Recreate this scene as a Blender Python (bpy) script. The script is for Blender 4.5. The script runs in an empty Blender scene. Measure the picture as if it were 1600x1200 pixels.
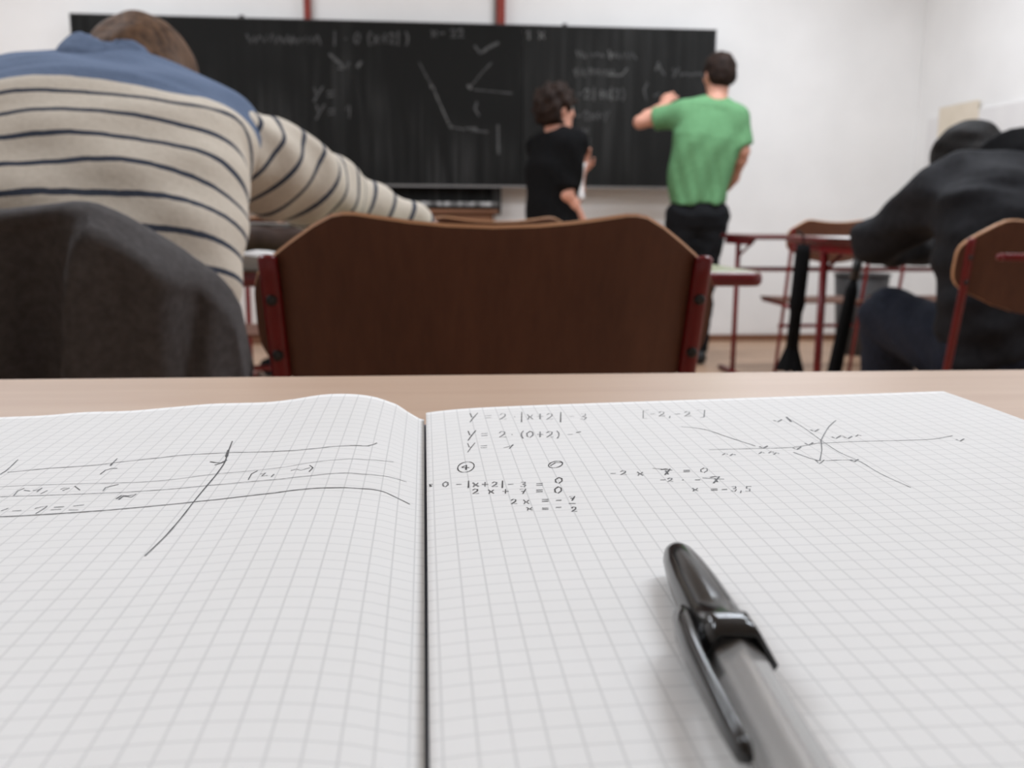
import bpy, bmesh, math, random
import numpy as np
from mathutils import Vector, Matrix, Quaternion

random.seed(7)
scene = bpy.context.scene
COL = scene.collection
PI = math.pi

# ------------------------------------------------------------------ measured layout (metres)
LIGHTS = [(-1.8, 1.3, 46), (1.7, 1.3, 66), (-1.8, 3.1, 56), (1.7, 3.1, 68), (-1.8, 4.7, 60), (1.7, 4.7, 70)]
EXPOSURE = -0.58
RMID = (1.3212, 1.3212 + 1.2, 2.75, 3.35)
RFRONT = (1.6407, 1.6407 + 1.4, 4.62, 5.1)
LFRONT = (-0.8958 + 0.06 - 1.3, -0.8958 + 0.06, 4.58, 5.08)
CHAIRS = [(0.059, 0.815, 'plywood chair with red uprights directly in front of the notebook desk'),
          (-0.425, 0.862, 'plywood chair covered by the dark grey jacket'),
          (0.17, 2.20, 'plywood chair one row ahead, only its top edge above the nearest chair'),
          (-0.62, 3.0, 'plywood chair glimpsed under the outstretched striped sleeve'),
          (1.6726 + 0.2125, 4.16, 'empty plywood chair against the white wall, left of the dark-jacketed person'),
          (2.2409 + 0.2125, 4.18, 'plywood chair mostly hidden behind the dark-jacketed arm'),
          (1.0893 + 0.2125, 1.785, 'plywood chair the dark-jacketed person sits on')]
BOOKX = -0.33
STRIPE = (0.0293, 0.0056, 0.0258, 0.474)
SLEEVE = (0.040, 0.0075, 0.0)
RMID_IN = 1.3457 - 1.3212
RFRONT_IN = 1.6653 - 1.6407

# ------------------------------------------------------------------ camera
cam_data = bpy.data.cameras.new('camera')
cam_data.sensor_width = 36.0
cam_data.sensor_fit = 'HORIZONTAL'
cam_data.lens = 36.0 * 1450.0 / 1600.0
cam_data.clip_start = 0.01
cam_data.dof.use_dof = True
cam_data.dof.focus_distance = 0.262
cam_data.dof.aperture_fstop = 19.0
cam = bpy.data.objects.new('camera', cam_data)
COL.objects.link(cam)
cam.location = (0, 0, 0.83)
cam.rotation_euler = (Matrix.Rotation(math.radians(-5.4), 3, 'Z')
                      @ Matrix.Rotation(math.radians(90 - 10.09), 3, 'X')
                      @ Matrix.Rotation(math.radians(0.35), 3, 'Z')).to_euler()
scene.camera = cam

# ------------------------------------------------------------------ world and lamps
world = bpy.data.worlds.new('world')
scene.world = world
world.use_nodes = True
world.node_tree.nodes['Background'].inputs[0].default_value = (0.9, 0.95, 1.0, 1)
world.node_tree.nodes['Background'].inputs[1].default_value = 0.15

def ceiling_light(x, y, power, sx=1.3, sy=0.35):
    d = bpy.data.lights.new('ceiling_light', 'AREA')
    d.shape = 'RECTANGLE'; d.size = sx; d.size_y = sy
    d.energy = power; d.color = (0.85, 0.915, 1.0)
    o = bpy.data.objects.new('ceiling_light', d)
    COL.objects.link(o); o.location = (x, y, 2.98)
    return o
for lx, ly, lp in LIGHTS:
    ceiling_light(lx, ly, lp)

scene.view_settings.view_transform = 'Standard'
scene.view_settings.look = 'None'
scene.view_settings.gamma = 1.0
scene.view_settings.use_curve_mapping = False
scene.view_settings.exposure = EXPOSURE

# ------------------------------------------------------------------ materials
def srgb(r, g, b):
    def f(c):
        c /= 255.0
        return c / 12.92 if c <= 0.04045 else ((c + 0.055) / 1.055) ** 2.4
    return (f(r), f(g), f(b), 1.0)

class NT:
    def __init__(self, name, rough=0.6, spec=0.4, metal=0.0):
        self.m = bpy.data.materials.new(name)
        self.m.use_nodes = True
        self.t = self.m.node_tree
        self.b = self.t.nodes['Principled BSDF']
        self.b.inputs['Roughness'].default_value = rough
        self.b.inputs['Specular IOR Level'].default_value = spec
        self.b.inputs['Metallic'].default_value = metal
    def n(self, kind, **kw):
        nd = self.t.nodes.new('ShaderNode' + kind)
        for k, v in kw.items():
            setattr(nd, k, v)
        return nd
    def link(self, a, b):
        self.t.links.new(a, b)
    def math(self, op, a, b=None, c=None):
        nd = self.n('Math', operation=op)
        for i, v in enumerate((a, b, c)):
            if v is None: continue
            if isinstance(v, (int, float)): nd.inputs[i].default_value = v
            else: self.link(v, nd.inputs[i])
        return nd.outputs[0]
    def mix(self, fac, a, b):
        nd = self.n('Mix', data_type='RGBA')
        for i, v in ((0, fac), (6, a), (7, b)):
            if isinstance(v, (int, float)): nd.inputs[i].default_value = v
            elif isinstance(v, tuple): nd.inputs[i].default_value = v
            else: self.link(v, nd.inputs[i])
        return nd.outputs[2]
    def coord(self, which='Object'):
        return self.n('TexCoord').outputs[which]
    def noise(self, scale=5, detail=3, stretch=None, vec=None, rough=0.5):
        v = vec or self.coord()
        if stretch:
            mp = self.n('Mapping'); mp.inputs['Scale'].default_value = stretch
            self.link(v, mp.inputs[0]); v = mp.outputs[0]
        nz = self.n('TexNoise')
        nz.inputs['Scale'].default_value = scale; nz.inputs['Detail'].default_value = detail
        nz.inputs['Roughness'].default_value = rough
        self.link(v, nz.inputs['Vector'])
        return nz.outputs['Fac']
    def ramp(self, fac, lo, hi):
        return self.math('SMOOTH_MIN', self.math('SMOOTH_MAX', self.math('DIVIDE', self.math('SUBTRACT', fac, lo), hi - lo), 0.0, 0.05), 1.0, 0.05)
    def color(self, c):
        if isinstance(c, tuple): self.b.inputs['Base Color'].default_value = c
        else: self.link(c, self.b.inputs['Base Color'])
    def bump(self, h, strength=0.2, dist=0.001):
        bp = self.n('Bump'); bp.inputs['Strength'].default_value = strength; bp.inputs['Distance'].default_value = dist
        self.link(h, bp.inputs['Height']); self.link(bp.outputs[0], self.b.inputs['Normal'])

def mat_mottled(name, c1, c2, scale=20, rough=0.6, spec=0.3, bump=0.0, stretch=None, metal=0.0, bdist=0.001, lo=0.3, hi=0.7):
    n = NT(name, rough, spec, metal)
    f = n.noise(scale, 4, stretch)
    n.color(n.mix(n.ramp(f, lo, hi), c1, c2))
    if bump: n.bump(f, bump, bdist)
    return n.m

M = {}
M['wall'] = mat_mottled('wall_paint', srgb(232, 230, 227), srgb(238, 236, 233), 3, 0.85, 0.2)
M['ceiling'] = mat_mottled('ceiling_paint', srgb(235, 234, 232), srgb(240, 239, 237), 3, 0.9, 0.1)
M['floor'] = mat_mottled('floor_linoleum', srgb(176, 144, 118), srgb(190, 158, 132), 9, 0.45, 0.4)
M['baseboard'] = mat_mottled('baseboard_wood', srgb(120, 84, 64), srgb(138, 98, 74), 20, 0.5, 0.3, stretch=(1, 20, 20))
M['red'] = mat_mottled('red_enamel', srgb(100, 8, 15), srgb(112, 11, 18), 30, 0.28, 0.5)
M['redrail'] = mat_mottled('rail_red_brown', srgb(128, 44, 34), srgb(140, 54, 40), 30, 0.5, 0.3)
M['black_plastic'] = mat_mottled('black_plastic', srgb(20, 20, 20), srgb(27, 27, 27), 60, 0.35, 0.5)
M['black_cloth'] = mat_mottled('black_cloth', srgb(14, 14, 15), srgb(22, 22, 23), 90, 0.9, 0.1, 0.3)
M['white_paper'] = mat_mottled('white_paper', srgb(226, 224, 222), srgb(234, 232, 230), 12, 0.8, 0.2)
M['beige_paper'] = mat_mottled('beige_paper', srgb(216, 204, 184), srgb(224, 212, 194), 9, 0.8, 0.2)
M['panel_grey'] = mat_mottled('panel_grey', srgb(222, 219, 217), srgb(228, 225, 222), 6, 0.8, 0.2)
M['dark_bin'] = mat_mottled('dark_bin', srgb(52, 50, 50), srgb(62, 60, 60), 20, 0.5, 0.4)
M['alu'] = mat_mottled('aluminium', srgb(120, 118, 116), srgb(140, 138, 136), 40, 0.5, 0.5, stretch=(1, 30, 30), metal=0.3)
M['chalky'] = mat_mottled('chalk_dusted_ledge', srgb(96, 94, 92), srgb(190, 188, 185), 9, 0.9, 0.1, stretch=(2, 1, 1), lo=0.42, hi=0.62)
M['skin'] = mat_mottled('skin', srgb(196, 140, 118), srgb(208, 154, 132), 30, 0.5, 0.4)
M['lips'] = mat_mottled('lips', srgb(160, 88, 80), srgb(170, 98, 88), 60, 0.5, 0.4)
M['eye'] = mat_mottled('eye_white', srgb(220, 216, 212), srgb(228, 224, 220), 60, 0.2, 0.5)

def mat_hair(name, c1, c2):
    n = NT(name, 0.7, 0.15)
    f = n.noise(14, 5, (6, 6, 1.5))
    n.color(n.mix(n.ramp(f, 0.3, 0.7), c1, c2)); n.bump(f, 0.6, 0.004)
    return n.m
M['hair_brown'] = mat_hair('hair_brown', srgb(62, 44, 32), srgb(112, 84, 62))
M['hair_dark'] = mat_hair('hair_dark', srgb(24, 17, 14), srgb(46, 32, 25))
M['hair_black'] = mat_hair('hair_black', srgb(9, 7, 6), srgb(22, 17, 14))

def mat_wood(name, c1, c2, stretch, scale=6, rough=0.4, spec=0.4, coat=0.0, distort=1.0):
    n = NT(name, rough, spec)
    v = n.coord()
    big = n.noise(scale * 0.35, 2, stretch, v)
    fine = n.noise(scale * 3, 5, stretch, v, 0.65)
    f = n.math('ADD', n.math('MULTIPLY', big, 0.55), n.math('MULTIPLY', fine, 0.45))
    n.color(n.mix(n.ramp(f, 0.32, 0.68), c1, c2))
    n.bump(fine, 0.08, 0.0008)
    if coat:
        n.b.inputs['Coat Weight'].default_value = coat
        n.b.inputs['Coat Roughness'].default_value = 0.18
    return n.m
M['desk_wood'] = mat_wood('desk_laminate', srgb(198, 166, 142), srgb(212, 184, 160), (1.2, 26, 26), 7, 0.30, 0.5)
M['plywood'] = mat_wood('chair_plywood', srgb(78, 48, 35), srgb(100, 64, 47), (12, 12, 1.0), 3, 0.45, 0.35)
M['ply_edge'] = mat_wood('chair_plywood_edge', srgb(176, 126, 88), srgb(200, 152, 112), (3, 3, 60), 6, 0.45, 0.4)
M['cabinet_wood'] = mat_wood('cabinet_wood', srgb(112, 78, 58), srgb(134, 94, 70), (1.2, 14, 14), 5, 0.5, 0.3)
M['desk_green'] = mat_mottled('desk_green_laminate', srgb(128, 128, 88), srgb(140, 138, 98), 25, 0.32, 0.5)
M['desk_dark'] = mat_mottled('desk_brown_laminate', srgb(84, 62, 54), srgb(98, 74, 64), 25, 0.32, 0.5)
M['dark_red'] = mat_mottled('dark_red_enamel', srgb(84, 20, 22), srgb(94, 25, 26), 30, 0.35, 0.4)
M['refill'] = mat_mottled('smoky_refill', srgb(48, 45, 44), srgb(64, 60, 58), 40, 0.4, 0.4)
M['screw'] = mat_mottled('screw_black', srgb(14, 12, 12), srgb(22, 20, 20), 60, 0.4, 0.5)
M['pants_black'] = mat_mottled('black_trousers', srgb(18, 19, 21), srgb(27, 28, 31), 60, 0.85, 0.15, 0.2)
M['jeans_dark'] = mat_mottled('dark_jeans', srgb(24, 27, 36), srgb(36, 40, 52), 70, 0.85, 0.15, 0.2)
M['shoe'] = mat_mottled('shoe_black', srgb(18, 18, 18), srgb(28, 28, 28), 40, 0.5, 0.4)
M['green_shirt'] = mat_mottled('green_jersey', srgb(92, 136, 95), srgb(102, 148, 105), 50, 0.85, 0.15, 0.25)
M['black_shirt'] = mat_mottled('black_jersey', srgb(13, 13, 14), srgb(20, 20, 21), 60, 0.9, 0.1, 0.2)
M['dark_jacket'] = mat_mottled('charcoal_jacket', srgb(26, 26, 28), srgb(36, 36, 39), 50, 0.85, 0.15, 0.3)
M['grey_jacket'] = mat_mottled('grey_fleece', srgb(76, 73, 73), srgb(90, 87, 87), 120, 0.95, 0.1, 0.3)
M['collar_blue'] = mat_mottled('blue_knit', srgb(92, 106, 130), srgb(106, 121, 146), 90, 0.95, 0.1, 0.4)
M['case_brown'] = mat_mottled('dark_brown_case', srgb(58, 44, 38), srgb(74, 56, 48), 30, 0.6, 0.3, 0.2)

# knitted jumper: cream with narrow slate stripes, blue yoke (stripe coordinate in metres)
def mat_knit(name, period, width, offset, yoke):
    n = NT(name, 0.95, 0.1)
    at = n.n('Attribute', attribute_name='stripe').outputs['Fac']
    ph = n.math('FRACT', n.math('DIVIDE', n.math('SUBTRACT', at, offset), period))
    dist = n.math('ABSOLUTE', n.math('SUBTRACT', ph, 0.5))
    stripe = n.math('LESS_THAN', dist, width / period / 2)
    f = n.noise(160, 3)
    cream = n.mix(f, srgb(198, 188, 173), srgb(218, 209, 195))
    navy = n.mix(f, srgb(56, 61, 72), srgb(74, 80, 94))
    c = n.mix(stripe, cream, navy)
    if yoke is not None:
        blue = n.mix(f, srgb(92, 106, 130), srgb(106, 121, 146))
        c = n.mix(n.math('GREATER_THAN', at, yoke), c, blue)
    n.color(c)
    n.bump(f, 0.35, 0.002)
    return n.m

# squared paper: 5 mm grid printed from the sheet's own coordinates
def mat_squared(name, ox, oy):
    n = NT(name, 0.75, 0.25)
    uv = n.coord('UV')
    sep = n.n('SeparateXYZ'); n.link(uv, sep.inputs[0])
    def line(c, o, w):
        ph = n.math('FRACT', n.math('DIVIDE', n.math('SUBTRACT', c, o), 0.005))
        d = n.math('MULTIPLY', n.math('ABSOLUTE', n.math('SUBTRACT', ph, 0.5)), 0.005)
        mr = n.n('MapRange'); mr.interpolation_type = 'SMOOTHSTEP'
        n.link(d, mr.inputs[0]); mr.inputs[1].default_value = w; mr.inputs[2].default_value = w * 0.45
        return mr.outputs[0]
    g = n.math('MAXIMUM', line(sep.outputs[0], ox, 0.00026), line(sep.outputs[1], oy, 0.00023))
    f = n.noise(40, 4)
    pap = n.mix(f, srgb(235, 234, 231), srgb(240, 239, 237))
    n.color(n.mix(n.math('MULTIPLY', g, 0.31), pap, srgb(150, 150, 150)))
    n.bump(n.noise(900, 2), 0.05, 0.0003)
    return n.m
M['squared_l'] = mat_squared('squared_paper_verso', 0.0, 0.0)
M['squared_r'] = mat_squared('squared_paper_recto', 0.0, 0.0)
M['page_edge'] = mat_wood('page_edges', srgb(206, 203, 199), srgb(228, 226, 222), (1, 1, 60), 8, 0.8, 0.2)
M['ink'] = mat_mottled('black_ink', srgb(44, 43, 44), srgb(78, 77, 78), 400, 0.5, 0.3)
M['ink_light'] = mat_mottled('thin_black_ink', srgb(112, 112, 113), srgb(140, 140, 140), 400, 0.6, 0.3)
M['nb_cover'] = mat_mottled('notebook_cover', srgb(70, 80, 104), srgb(80, 90, 116), 30, 0.5, 0.4)
M['pen_black'] = mat_mottled('glossy_black_cap', srgb(20, 20, 20), srgb(26, 26, 26), 30, 0.16, 0.6)

def mat_slate(name, base, dust):
    n = NT(name, 0.85, 0.12)
    a = n.noise(3.0, 4, (9, 1, 0.55)); b = n.noise(1.1, 2, (1, 1, 1))
    f = n.math('MULTIPLY', n.ramp(a, 0.42, 0.72), n.ramp(b, 0.4, 0.75))
    n.color(n.mix(n.math('MULTIPLY', f, 0.75), base, dust))
    return n.m
M['slate'] = mat_slate('blackboard_slate', srgb(27, 27, 26), srgb(70, 70, 69))
M['slate_b'] = mat_slate('blackboard_slate_leaf', srgb(33, 33, 32), srgb(62, 62, 61))
M['chalk'] = mat_mottled('faint_chalk', srgb(62, 62, 62), srgb(90, 90, 89), 60, 0.95, 0.05)
M['chalk_b'] = mat_mottled('bright_chalk', srgb(78, 78, 77), srgb(112, 112, 110), 60, 0.95, 0.05)

def mat_clear():
    n = NT('clear_smoky_plastic', 0.12, 0.5)
    n.color(srgb(232, 231, 229))
    n.b.inputs['Transmission Weight'].default_value = 0.7
    n.b.inputs['IOR'].default_value = 1.45
    return n.m
M['clear'] = mat_clear()

# ------------------------------------------------------------------ object helpers
def obj(name, mesh_or_bm, mat, parent=None, smooth=False):
    if isinstance(mesh_or_bm, bmesh.types.BMesh):
        me = bpy.data.meshes.new(name)
        bmesh.ops.recalc_face_normals(mesh_or_bm, faces=mesh_or_bm.faces[:])
        mesh_or_bm.to_mesh(me); mesh_or_bm.free()
    else:
        me = mesh_or_bm
    for m in (mat if isinstance(mat, (list, tuple)) else [mat]):
        me.materials.append(m)
    if smooth:
        for p in me.polygons: p.use_smooth = True
    o = bpy.data.objects.new(name, me)
    COL.objects.link(o)
    if parent: o.parent = parent
    return o

def tag(o, label, cat, group=None):
    o['label'] = label; o['category'] = cat
    if group: o['group'] = group
    return o

def thing(name, label, cat, loc=(0, 0, 0), rz=0.0, group=None):
    o = bpy.data.objects.new(name, None)
    COL.objects.link(o); o.location = loc; o.rotation_euler = (0, 0, rz)
    o.empty_display_size = 0.05
    return tag(o, label, cat, group)

def struct(name, bm, mat, label=None, parent=None):
    o = obj(name, bm, mat, parent)
    o['kind'] = 'structure'
    if label: o['label'] = label
    return o

def copy_tree(o, parent=None):
    c = o.copy(); COL.objects.link(c)
    if parent: c.parent = parent
    for ch in list(o.children): copy_tree(ch, c)
    return c

def box(bm, lo, hi, bev=0.0):
    g = bmesh.ops.create_cube(bm, size=1)
    s = [hi[i] - lo[i] for i in range(3)]; c = [(hi[i] + lo[i]) / 2 for i in range(3)]
    for v in g['verts']:
        v.co = Vector((v.co.x * s[0] + c[0], v.co.y * s[1] + c[1], v.co.z * s[2] + c[2]))
    if bev:
        es = list({e for v in g['verts'] for e in v.link_edges})
        bmesh.ops.bevel(bm, geom=es, offset=bev, segments=3, profile=0.5, affect='EDGES')
    return bm

def bxm(lo, hi, bev=0.0):
    return box(bmesh.new(), lo, hi, bev)

def tube(bm, pts, r, seg=12, flat=None):
    """swept tube along pts; r float or list; flat=(ax,ay) makes an oval section"""
    pts = [Vector(p) for p in pts]
    n = len(pts); rr = r if isinstance(r, (list, tuple)) else [r] * n
    rings = []; up = None
    for i, p in enumerate(pts):
        d = (pts[min(i + 1, n - 1)] - pts[max(i - 1, 0)]).normalized()
        if up is None:
            up = Vector((0, 0, 1)) if abs(d.z) < 0.9 else Vector((0, 1, 0))
        a = d.cross(up).normalized(); b = a.cross(d).normalized(); up = b
        sx, sy = flat if flat else (1, 1)
        rings.append([bm.verts.new(p + a * math.cos(2 * PI * k / seg) * rr[i] * sx + b * math.sin(2 * PI * k / seg) * rr[i] * sy) for k in range(seg)])
    for i in range(n - 1):
        for k in range(seg):
            bm.faces.new((rings[i][k], rings[i][(k + 1) % seg], rings[i + 1][(k + 1) % seg], rings[i + 1][k]))
    bm.faces.new(rings[0][::-1]); bm.faces.new(rings[-1])
    return bm

def rnd(pts, r=0.03, n=5):
    """round the corners of a polyline"""
    P = [Vector(p) for p in pts]; out = [P[0]]
    for i in range(1, len(P) - 1):
        a, b, c = P[i - 1], P[i], P[i + 1]
        q = min(r, (a - b).length * 0.45, (c - b).length * 0.45)
        s = b + (a - b).normalized() * q; e = b + (c - b).normalized() * q
        for k in range(n + 1):
            t = k / n
            out.append(s * (1 - t) ** 2 + b * 2 * t * (1 - t) + e * t * t)
    out.append(P[-1])
    return out

def lathe(bm, prof, seg=24, axis_pt=(0, 0, 0)):
    rings = []
    for r, z in prof:
        rings.append([bm.verts.new((axis_pt[0] + r * math.cos(2 * PI * k / seg), axis_pt[1] + r * math.sin(2 * PI * k / seg), axis_pt[2] + z)) for k in range(seg)])
    for i in range(len(rings) - 1):
        for k in range(seg):
            bm.faces.new((rings[i][k], rings[i][(k + 1) % seg], rings[i + 1][(k + 1) % seg], rings[i + 1][k]))
    bm.faces.new(rings[0][::-1]); bm.faces.new(rings[-1])
    return bm

def frame(origin, x, y, z):
    m = Matrix((x, y, z)).transposed().to_4x4(); m.translation = origin
    return m
# ------------------------------------------------------------------ pen and chalk strokes (page: 1/100 mm, board: mm)
INK_DARK = [(80,[(-2371,28798),(-2224,28828),(-2018,28875),(-1842,28952),(-1683,29248),(-1587,29492)]),(110,[(-6279,30097),(-6182,29104),(-6109,28448),(-6025,27752),(-6011,27391),(-6005,26982),(-6004,26586),(-6011,26232),(-6024,25888),(-6037,25514),(-6048,25201),(-6059,24872),(-6070,24538),(-6078,24209),(-6080,23877),(-6076,23531),(-6072,23190),(-6071,22856),(-6073,22586),(-6077,22312),(-6082,22046),(-6087,21801),(-6094,21587),(-6109,21306),(-6126,21080),(-6144,20859),(-6166,20601),(-6189,20350),(-6205,20178)]),(220,[(-6187,29031),(-6100,28307)]),(140,[(-6463,27780),(-6303,27686),(-6130,27625),(-6015,27887)]),(120,[(-6257,27434),(-6144,27559),(-6030,27685)]),(90,[(-12389,27297),(-12359,27449),(-12349,27751),(-12394,28145),(-12464,28636),(-12516,28998)]),(100,[(-9416,27878),(-9412,28218),(-9428,28571)]),(120,[(-9412,28218),(-9372,27800)]),(110,[(-9391,26961),(-9371,27339),(-9241,27503),(-9082,27464)]),(80,[(-10020,25661),(-9973,25766),(-9807,25730),(-9919,25526)]),(80,[(-9726,25886),(-9448,25482)]),(80,[(-10068,24060),(-9943,24175),(-9825,24216),(-9825,24051),(-9852,23794),(-9873,23607)]),(80,[(-9119,24081),(-9001,24109),(-8882,24137)]),(80,[(-9118,23768),(-8999,23744),(-8880,23720)]),(80,[(-4976,25707),(-4983,26243),(-4865,26503)]),(80,[(-4713,26141),(-4581,26211),(-4643,25936),(-4483,25936)]),(80,[(-3862,26224),(-3732,26331),(-3588,26195),(-3474,26303),(-3360,26412)]),(80,[(-3390,26661),(-3268,26406),(-3335,26048)]),(130,[(-8178,24517),(-8125,24771),(-7939,24702),(-7768,24851),(-7822,24588),(-8057,24710),(-8092,24449)]),(100,[(1663,34427),(1696,33743),(1762,33722)]),(100,[(1951,34415),(1758,33650),(1589,32918)]),(100,[(3607,34178),(3511,33304),(3421,32474)]),(100,[(5057,33909),(4927,33045),(4803,32226)]),(100,[(1455,31530),(1487,30910),(1548,30892)]),(100,[(1720,31518),(1544,30826),(1391,30162)]),(180,[(5116,30560),(5260,30632)]),(80,[(1359,29748),(1389,29232),(1442,29216)]),(80,[(1591,29735),(1439,29162),(1306,28608)]),(80,[(2474,28877),(2651,29010),(2817,29233),(2649,28758)]),(90,[(1404,26762),(1364,26602),(1307,26466),(1239,26367),(1166,26313),(1093,26308),(1027,26352),(974,26442),(938,26570),(922,26725),(928,26895),(956,27063),(1003,27216),(1067,27338),(1141,27420),(1217,27452),(1290,27433),(1352,27363),(1397,27248),(1422,27101),(1424,26934),(1404,26762)]),(130,[(1059,26903),(1201,27076),(1160,26584)]),(100,[(1056,26831),(1263,26767)]),(100,[(4037,26603),(3994,26497),(3937,26404),(3872,26330),(3805,26282),(3740,26265),(3684,26279),(3641,26324),(3616,26395),(3609,26487),(3623,26592),(3656,26700),(3706,26803),(3767,26890),(3836,26953),(3904,26988),(3967,26990),(4018,26959),(4052,26898),(4068,26813),(4062,26711),(4037,26603)]),(90,[(3667,26505),(3867,26838),(4057,26811)]),(300,[(5,25388),(131,25447),(23,25506),(112,25265)]),(100,[(1182,25383),(1144,24711)]),(100,[(2127,25160),(2065,24495)]),(110,[(3734,25234),(3612,25047),(3589,24793),(3653,24671),(3777,24881),(3803,25137),(3734,25234)]),(90,[(1251,24461),(1314,24556),(1387,24474),(1369,24334),(1234,24131),(1395,24113)]),(90,[(1673,24382),(1715,24229),(1666,24026)]),(90,[(1809,24328),(1737,24176),(1796,24022)]),(90,[(2049,24161),(2203,24132)]),(90,[(2143,24335),(2107,23961)]),(90,[(2532,24267),(2686,24266),(2566,23858)]),(90,[(2551,24072),(2646,24067)]),(120,[(3588,24341),(3469,24146),(3443,23883),(3505,23758),(3627,23976),(3654,24241),(3588,24341)]),(90,[(2207,23325),(2266,23418),(2327,23349),(2306,23219),(2179,23022),(2320,23019)]),(90,[(2524,23295),(2560,23156),(2506,22968)]),(90,[(2655,23252),(2580,23109),(2631,22970)]),(100,[(3765,23426),(3903,23429),(3781,23091)]),(100,[(3774,23267),(3859,23265)]),(90,[(2540,22662),(2578,22562),(2530,22428)]),(90,[(2667,22627),(2598,22527),(2652,22425)]),(90,[(2929,22549),(3076,22544)]),(90,[(2916,22444),(3063,22442)]),(110,[(3672,22468),(3731,22557),(3781,22496),(3753,22374),(3627,22183),(3753,22189)]),(80,[(3658,22842),(3822,22822)]),(90,[(8355,33666),(8153,33641),(7848,32348),(7962,32329)]),(90,[(10184,33422),(10442,33379),(10064,32212),(9898,32131)]),(80,[(5594,25610),(5678,25708),(5746,25638),(5706,25502),(5527,25291),(5702,25294)]),(90,[(6604,25845),(6707,25791),(6856,25712),(7006,25634),(7107,25580)]),(130,[(6811,25683),(6968,25737),(7087,25718),(6788,25153)]),(150,[(6906,25537),(6895,25206)]),(80,[(8096,25702),(7952,25552),(7903,25347),(7959,25247),(8109,25416),(8160,25623),(8096,25702)]),(90,[(7763,24720),(7875,24681),(8039,24625),(8202,24570),(8313,24532)]),(130,[(7996,24757),(8154,24811),(8267,24790),(7916,24205)]),(150,[(8083,24620),(8059,24312)]),(80,[(7198,23790),(7220,23682),(7141,23534)]),(80,[(7331,23758),(7236,23646),(7274,23537)]),(80,[(8299,23814),(8411,23826),(8375,23688),(8279,23637),(8348,23551),(8251,23408),(8169,23454)]),(80,[(8432,23426),(8354,23251)]),(80,[(8831,23781),(8717,23793),(8644,23613),(8730,23580),(8650,23380),(8547,23391)]),(55,[(12965,31655),(12964,31383),(12963,31003),(12958,30578),(12946,30166),(12922,29773),(12890,29374),(12857,28972),(12829,28571),(12808,28244),(12786,27910),(12768,27581),(12758,27267),(12760,26977),(12781,26718),(12817,26480),(12858,26253),(12895,26028),(12919,25796),(12925,25502),(12914,25209),(12906,24910),(12917,24597),(12937,24397),(12965,24175),(12998,23947),(13032,23726),(13065,23527),(13092,23362),(13110,23243)]),(170,[(12982,31758),(12868,31054)]),(80,[(12753,28246),(12346,27258),(12029,26595),(11771,26070)]),(100,[(11667,26154),(11608,25739),(11933,26122),(11657,26084)])]
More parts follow.
